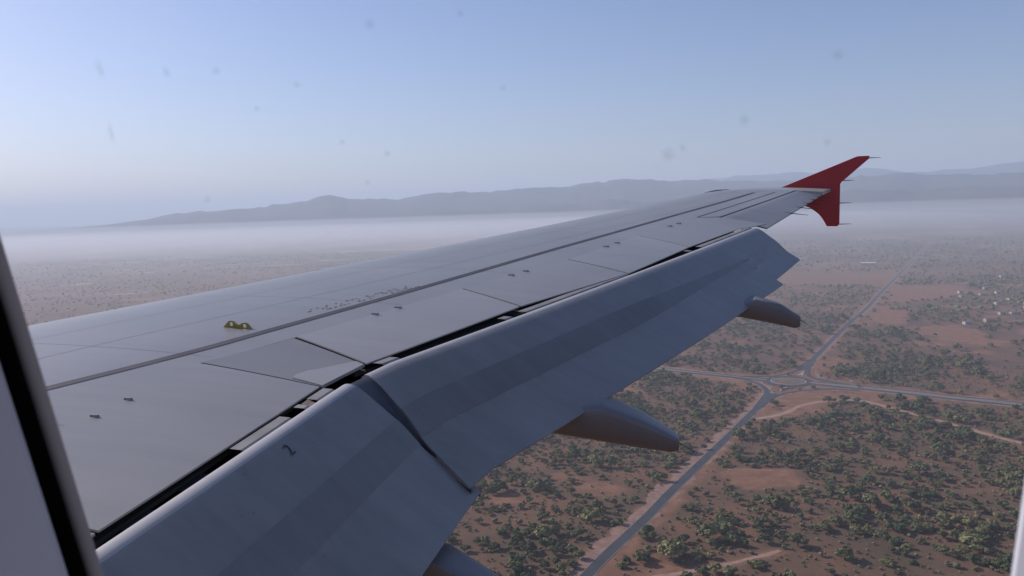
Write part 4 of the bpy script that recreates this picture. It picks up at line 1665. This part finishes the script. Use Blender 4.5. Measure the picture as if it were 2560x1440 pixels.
sign(69.8, 723.5, .9, 3.2, 1.6, 'red and white chevron board on the roundabout island', True)
sign(130.5, 716.5, .3, 3.0, 1.6, 'pale sign board beside the right-hand dual carriageway', False)
L = LINES['main']
s_acc = np.concatenate([[0], np.cumsum(np.linalg.norm(np.diff(L, axis=0), axis=1))])
names_post = ['nearest', 'second nearest', 'third nearest', 'fourth nearest', 'fifth nearest', 'sixth nearest', 'seventh nearest', 'eighth nearest', 'ninth nearest', 'tenth nearest']
for k in range(8):
    s0 = 140 + 42 * k
    x, y = np.interp(s0, s_acc, L[:, 0]), np.interp(s0, s_acc, L[:, 1])
    x2, y2 = np.interp(s0 + 2, s_acc, L[:, 0]), np.interp(s0 + 2, s_acc, L[:, 1])
    d = np.array((x2 - x, y2 - y))
    d /= np.linalg.norm(d)
    p = np.array((x, y)) + np.array((-d[1], d[0])) * 3.7
    t = empty('marker_post', (p[0], p[1], .05))
    tag(t, f'white roadside marker post, {names_post[k]} on the left of the main road', 'marker post', 'white marker posts along the main road')
    MB().box((0, 0, .55), (.22, .22, 1.1)).build('post', SIGNW, t)
    MB().box((0, 0, .85), (.235, .235, .16)).build('reflector', SIGNR, t)

# ------------------------------------------------------------------ cabin window
TL = R(15.0)
NV = np.array([0, math.cos(TL), math.sin(TL)])       # outward through the wall
VV = np.array([0, -math.sin(TL), math.cos(TL)])      # up along the wall
win = empty('cabin_window', (0, .2, ALT - .3))
WO = np.array((0, .2, -.3))
tag(win, 'cabin window with pale lining, dark rubber seal and smudged clear pane', 'window')


def loop(u0, u1, v0, v1, rad, D, n=9):
    out_ = []
    for cu, cv_, a0 in ((u1 - rad, v0 + rad, -90), (u1 - rad, v1 - rad, 0), (u0 + rad, v1 - rad, 90), (u0 + rad, v0 + rad, 180)):
        for i in range(n):
            a = R(a0 + 90 * i / (n - 1))
            u, w_ = cu + rad * math.cos(a), cv_ + rad * math.sin(a)
            out_.append(np.array((u, 0, 0)) + VV * w_ + NV * D)
    return out_


def loft(loops):
    V, Fc = [], []
    k = len(loops[0])
    for lp in loops:
        V += [p - WO for p in lp]
    for i in range(len(loops) - 1):
        for j in range(k):
            Fc.append((i * k + j, i * k + (j + 1) % k, (i + 1) * k + (j + 1) % k, (i + 1) * k + j))
    return V, Fc


LINING = simple('cabin_lining', (0.50, 0.53, 0.61), 0.55, var=0.04, scale=12, bump=0.05)
SEAL = simple('window_seal_rubber', (0.40, 0.385, 0.40), 0.5, var=0.08, scale=20)
GROOVE = simple('window_groove', (0.018, 0.018, 0.02), 0.8)
B0, B1 = -.300, .150
# lining: flat wall panel, then a sloping reveal to the opening
v, f = loft([loop(-.62, .56, -.80, .70, .10, .085), loop(-.252, .145, B0 - .06, B1 + .06, .125, .090), loop(-.240, .133, B0 - .05, B1 + .05, .12, .096), loop(-.1785, .0708, B0 + .004, B1 - .004, .095, .170),
             loop(-.1785, .0708, B0 + .004, B1 - .004, .095, .172)])
o = obj('lining_panel', mesh('lining_panel', v, f, False, LINING), win)
set_smooth(o, 30)
v, f = loft([loop(-.1798, .0722, B0 + .003, B1 - .003, .095, .1725), loop(-.194, .086, B0 - .012, B1 + .012, .10, .175), loop(-.194, .086, B0 - .012, B1 + .012, .10, .186), loop(-.1830, .0790, B0 - .004, B1 + .004, .10, .1835)])
o = obj('groove', mesh('groove', v, f, False, GROOVE), win)
set_smooth(o, 30)
v, f = loft([loop(-.1800 + .0081 * t, .0805 - .0072 * t, B0 + .0060 * t, B1 - .0060 * t, .10, .1800 - .0030 * math.sin(math.pi * t * .70)) for t in np.linspace(0, 1, 8)] +
            [loop(-.1800, .0800, B0 - .002, B1 + .002, .10, .186), loop(-.2120, .0950, B0 - .012, B1 + .012, .10, .215)])
o = obj('seal', mesh('seal', v, f, False, SEAL), win)
set_smooth(o, 50)
# outer skin of the fuselage round the window
v, f = loft([loop(-.2125, .0955, B0 - .0125, B1 + .0125, .10, .2155), loop(-.62, .56, -.80, .70, .10, .2155), loop(-.62, .56, -.80, .70, .10, .0852)])
FUSE = simple('white_fuselage_paint', (0.72, 0.72, 0.72), 0.35, var=0.03, scale=2)
fu = MB().add(v, f)
cax = NV * .2155 + VV * (-.05) - NV * 1.97
for x0, x1, a0, a1 in ((-9.0, -.62, -60, 110), (.56, 9.0, -60, 110), (-.62, .56, 15 + 21.5, 110), (-.62, .56, -60, 15 - 21.5)):
    V = []
    na = 18
    for i in range(na + 1):
        a = R(a0 + (a1 - a0) * i / na)
        for x in (x0, x1):
            V.append(np.array((x, cax[1] + 1.97 * math.cos(a), cax[2] + 1.97 * math.sin(a))) - WO)
    fu.add(V, [(2 * i, 2 * i + 1, 2 * i + 3, 2 * i + 2) for i in range(na)])
fu.build('fuselage_skin', FUSE, win)
PANE = bpy.data.materials.new('clear_pane')
PANE.use_nodes = True
pn = PANE.node_tree.nodes
pn.remove(pn['Principled BSDF'])
tr_ = pn.new('ShaderNodeBsdfTransparent')
tr_.inputs['Color'].default_value = (0.968, 0.942, 0.985, 1)
PANE.node_tree.links.new(tr_.outputs[0], pn['Material Output'].inputs['Surface'])
lp = loop(-.2085, .0905, B0 - .008, B1 + .008, .10, .209)
obj('pane', mesh('pane', [p - WO for p in lp], [tuple(range(len(lp)))], False, PANE), win)

# smudges and dried drops on the pane
SMU = bpy.data.materials.new('pane_smudge')
SMU.use_nodes = True
sn, sl_ = SMU.node_tree.nodes, SMU.node_tree.links
sn.remove(sn['Principled BSDF'])
tc = sn.new('ShaderNodeTexCoord')
gr = sn.new('ShaderNodeTexGradient')
gr.gradient_type = 'SPHERICAL'
sl_.new(tc.outputs['Object'], gr.inputs['Vector'])
nz_ = sn.new('ShaderNodeTexNoise')
nz_.inputs['Scale'].default_value = 1.6
sl_.new(tc.outputs['Object'], nz_.inputs['Vector'])
mlt = sn.new('ShaderNodeMath')
mlt.operation = 'MULTIPLY'
sl_.new(gr.outputs['Fac'], mlt.inputs[0])
sl_.new(nz_.outputs['Fac'], mlt.inputs[1])
mrr = sn.new('ShaderNodeMapRange')
mrr.inputs['From Min'].default_value = 0.04
mrr.inputs['From Max'].default_value = 0.40
mrr.inputs['To Max'].default_value = 0.13
sl_.new(mlt.outputs['Value'], mrr.inputs['Value'])
t1 = sn.new('ShaderNodeBsdfTransparent')
d1 = sn.new('ShaderNodeBsdfDiffuse')
d1.inputs['Color'].default_value = (0.10, 0.11, 0.13, 1)
mxs = sn.new('ShaderNodeMixShader')
sl_.new(mrr.outputs['Result'], mxs.inputs['Fac'])
sl_.new(t1.outputs[0], mxs.inputs[1])
sl_.new(d1.outputs[0], mxs.inputs[2])
sl_.new(mxs.outputs[0], sn['Material Output'].inputs['Surface'])
disc_v = [(math.cos(2 * math.pi * i / 20), math.sin(2 * math.pi * i / 20), 0) for i in range(20)]
disc = mesh('smudge', disc_v, [tuple(range(20))], False, SMU)
# (u, v) on the wall and half sizes in millimetres
SMUDGES = [(-.1547, -.0128, 1.6, 3.2), (-.1350, -.0150, 1.5, 2.0), (-.1206, -.0155, 1.6, 1.5), (-.0985, -.0205, 1.2, 1.0), (-.0765, -.0070, 1.8, 1.8), (-.0530, -.0062, 1.1, 1.1),
           (-.0440, -.0245, 1.0, .9), (-.0885, -.0360, 1.0, 1.0), (-.0765, -.0395, 1.2, 1.1), (-.1560, -.030, 1.1, 3.6), (.0345, -.0218, 1.8, 1.5), (.0140, -.0355, 1.6, 1.7),
           (-.0040, -.0430, 2.2, 2.2), (-.0005, -.0415, 1.1, 1.3), (.0330, -.0418, 1.1, 1.2), (-.1110, -.0260, 1.0, 1.0), (-.0830, -.0470, .8, .8), (-.1310, -.0500, 1.4, 1.3)]
for u, w_, a, b_ in SMUDGES:
    p = np.array((u, 0, 0)) + VV * w_ + NV * .2085 - WO
    o = bpy.data.objects.new('smudge', disc)
    COL.objects.link(o)
    o.parent = win
    o.matrix_basis = Matrix(((a / 1000, 0, 0, p[0]), (0, VV[1] * b_ / 1000, -NV[1] * .001, p[1]), (0, VV[2] * b_ / 1000, -NV[2] * .001, p[2]), (0, 0, 0, 1)))

# ------------------------------------------------------------------ haze and mist
def volume_mat(name, col, dens, aniso):
    m = bpy.data.materials.new(name)
    m.use_nodes = True
    n = m.node_tree.nodes
    n.remove(n['Principled BSDF'])
    p = n.new('ShaderNodeVolumePrincipled')
    p.inputs['Color'].default_value = (*col, 1)
    p.inputs['Density'].default_value = dens
    p.inputs['Anisotropy'].default_value = aniso
    m.node_tree.links.new(p.outputs['Volume'], n['Material Output'].inputs['Volume'])
    return m


hb = MB().box((0, 20000, 650), (110000, 60000, 1302))
haze = hb.build('haze', volume_mat('haze_air', (0.70, 0.83, 1.0), 5.4e-5, 0.10))
tag(haze, kind='stuff')


def mist(name, outline, zt, dens, rim, col):
    """flat lens of ground mist: thin at the rim, zt metres deep inside"""
    o_ = np.array(outline, float)
    c = o_.mean(0)
    lv = [(1.0, 1.0), (rim, zt * .75), (rim * .88, zt)]
    k = len(o_)
    V = []
    for s, z in lv:
        V += [(c[0] + (p[0] - c[0]) * s, c[1] + (p[1] - c[1]) * s, z) for p in o_]
    V += [(p[0], p[1], -.6) for p in o_]
    Fc = []
    for i in range(2):
        for j in range(k):
            Fc.append((i * k + j, i * k + (j + 1) % k, (i + 1) * k + (j + 1) % k, (i + 1) * k + j))
    Fc.append(tuple(range(2 * k, 3 * k)))
    for j in range(k):
        Fc.append((3 * k + j, 3 * k + (j + 1) % k, (j + 1) % k, j))
    Fc.append(tuple(range(4 * k - 1, 3 * k - 1, -1)))
    o = MB().add(V, Fc).build(name, volume_mat(name + '_air', col, dens, 0.2))
    tag(o, kind='stuff')


WIDE = [(-9000, 500), (-1500, 150), (0, 120), (1500, 150), (9000, 900)]


def reach(far):
    return WIDE + [(far * .80, far * .45), (far * .45, far * .88), (0, far), (-far * .48, far * .86), (-far * .82, far * .45)]


for top, far, d in ((122, 11000, 0.85e-4), (84, 7600, 1.3e-4), (52, 5600, 1.3e-4)):
    mist('ground_haze', reach(far), top, d, .95, (0.84, 0.90, 1.0))
mist('mist', [(-9000, 2500), (-2400, 2550), (-300, 3300), (900, 4300), (2200, 5200), (2600, 7000), (1800, 9500), (-500, 11500), (-9000, 9500)], 60, 1.3e-4, .78, (0.93, 0.95, 1.0))
mist('mist', [(-8000, 2800), (-2600, 2800), (-900, 3300), (300, 4600), (900, 5600), (1000, 6800), (300, 8000), (-1500, 8800), (-7000, 7500)], 42, 2.0e-4, .78, (0.95, 0.95, 1.0))
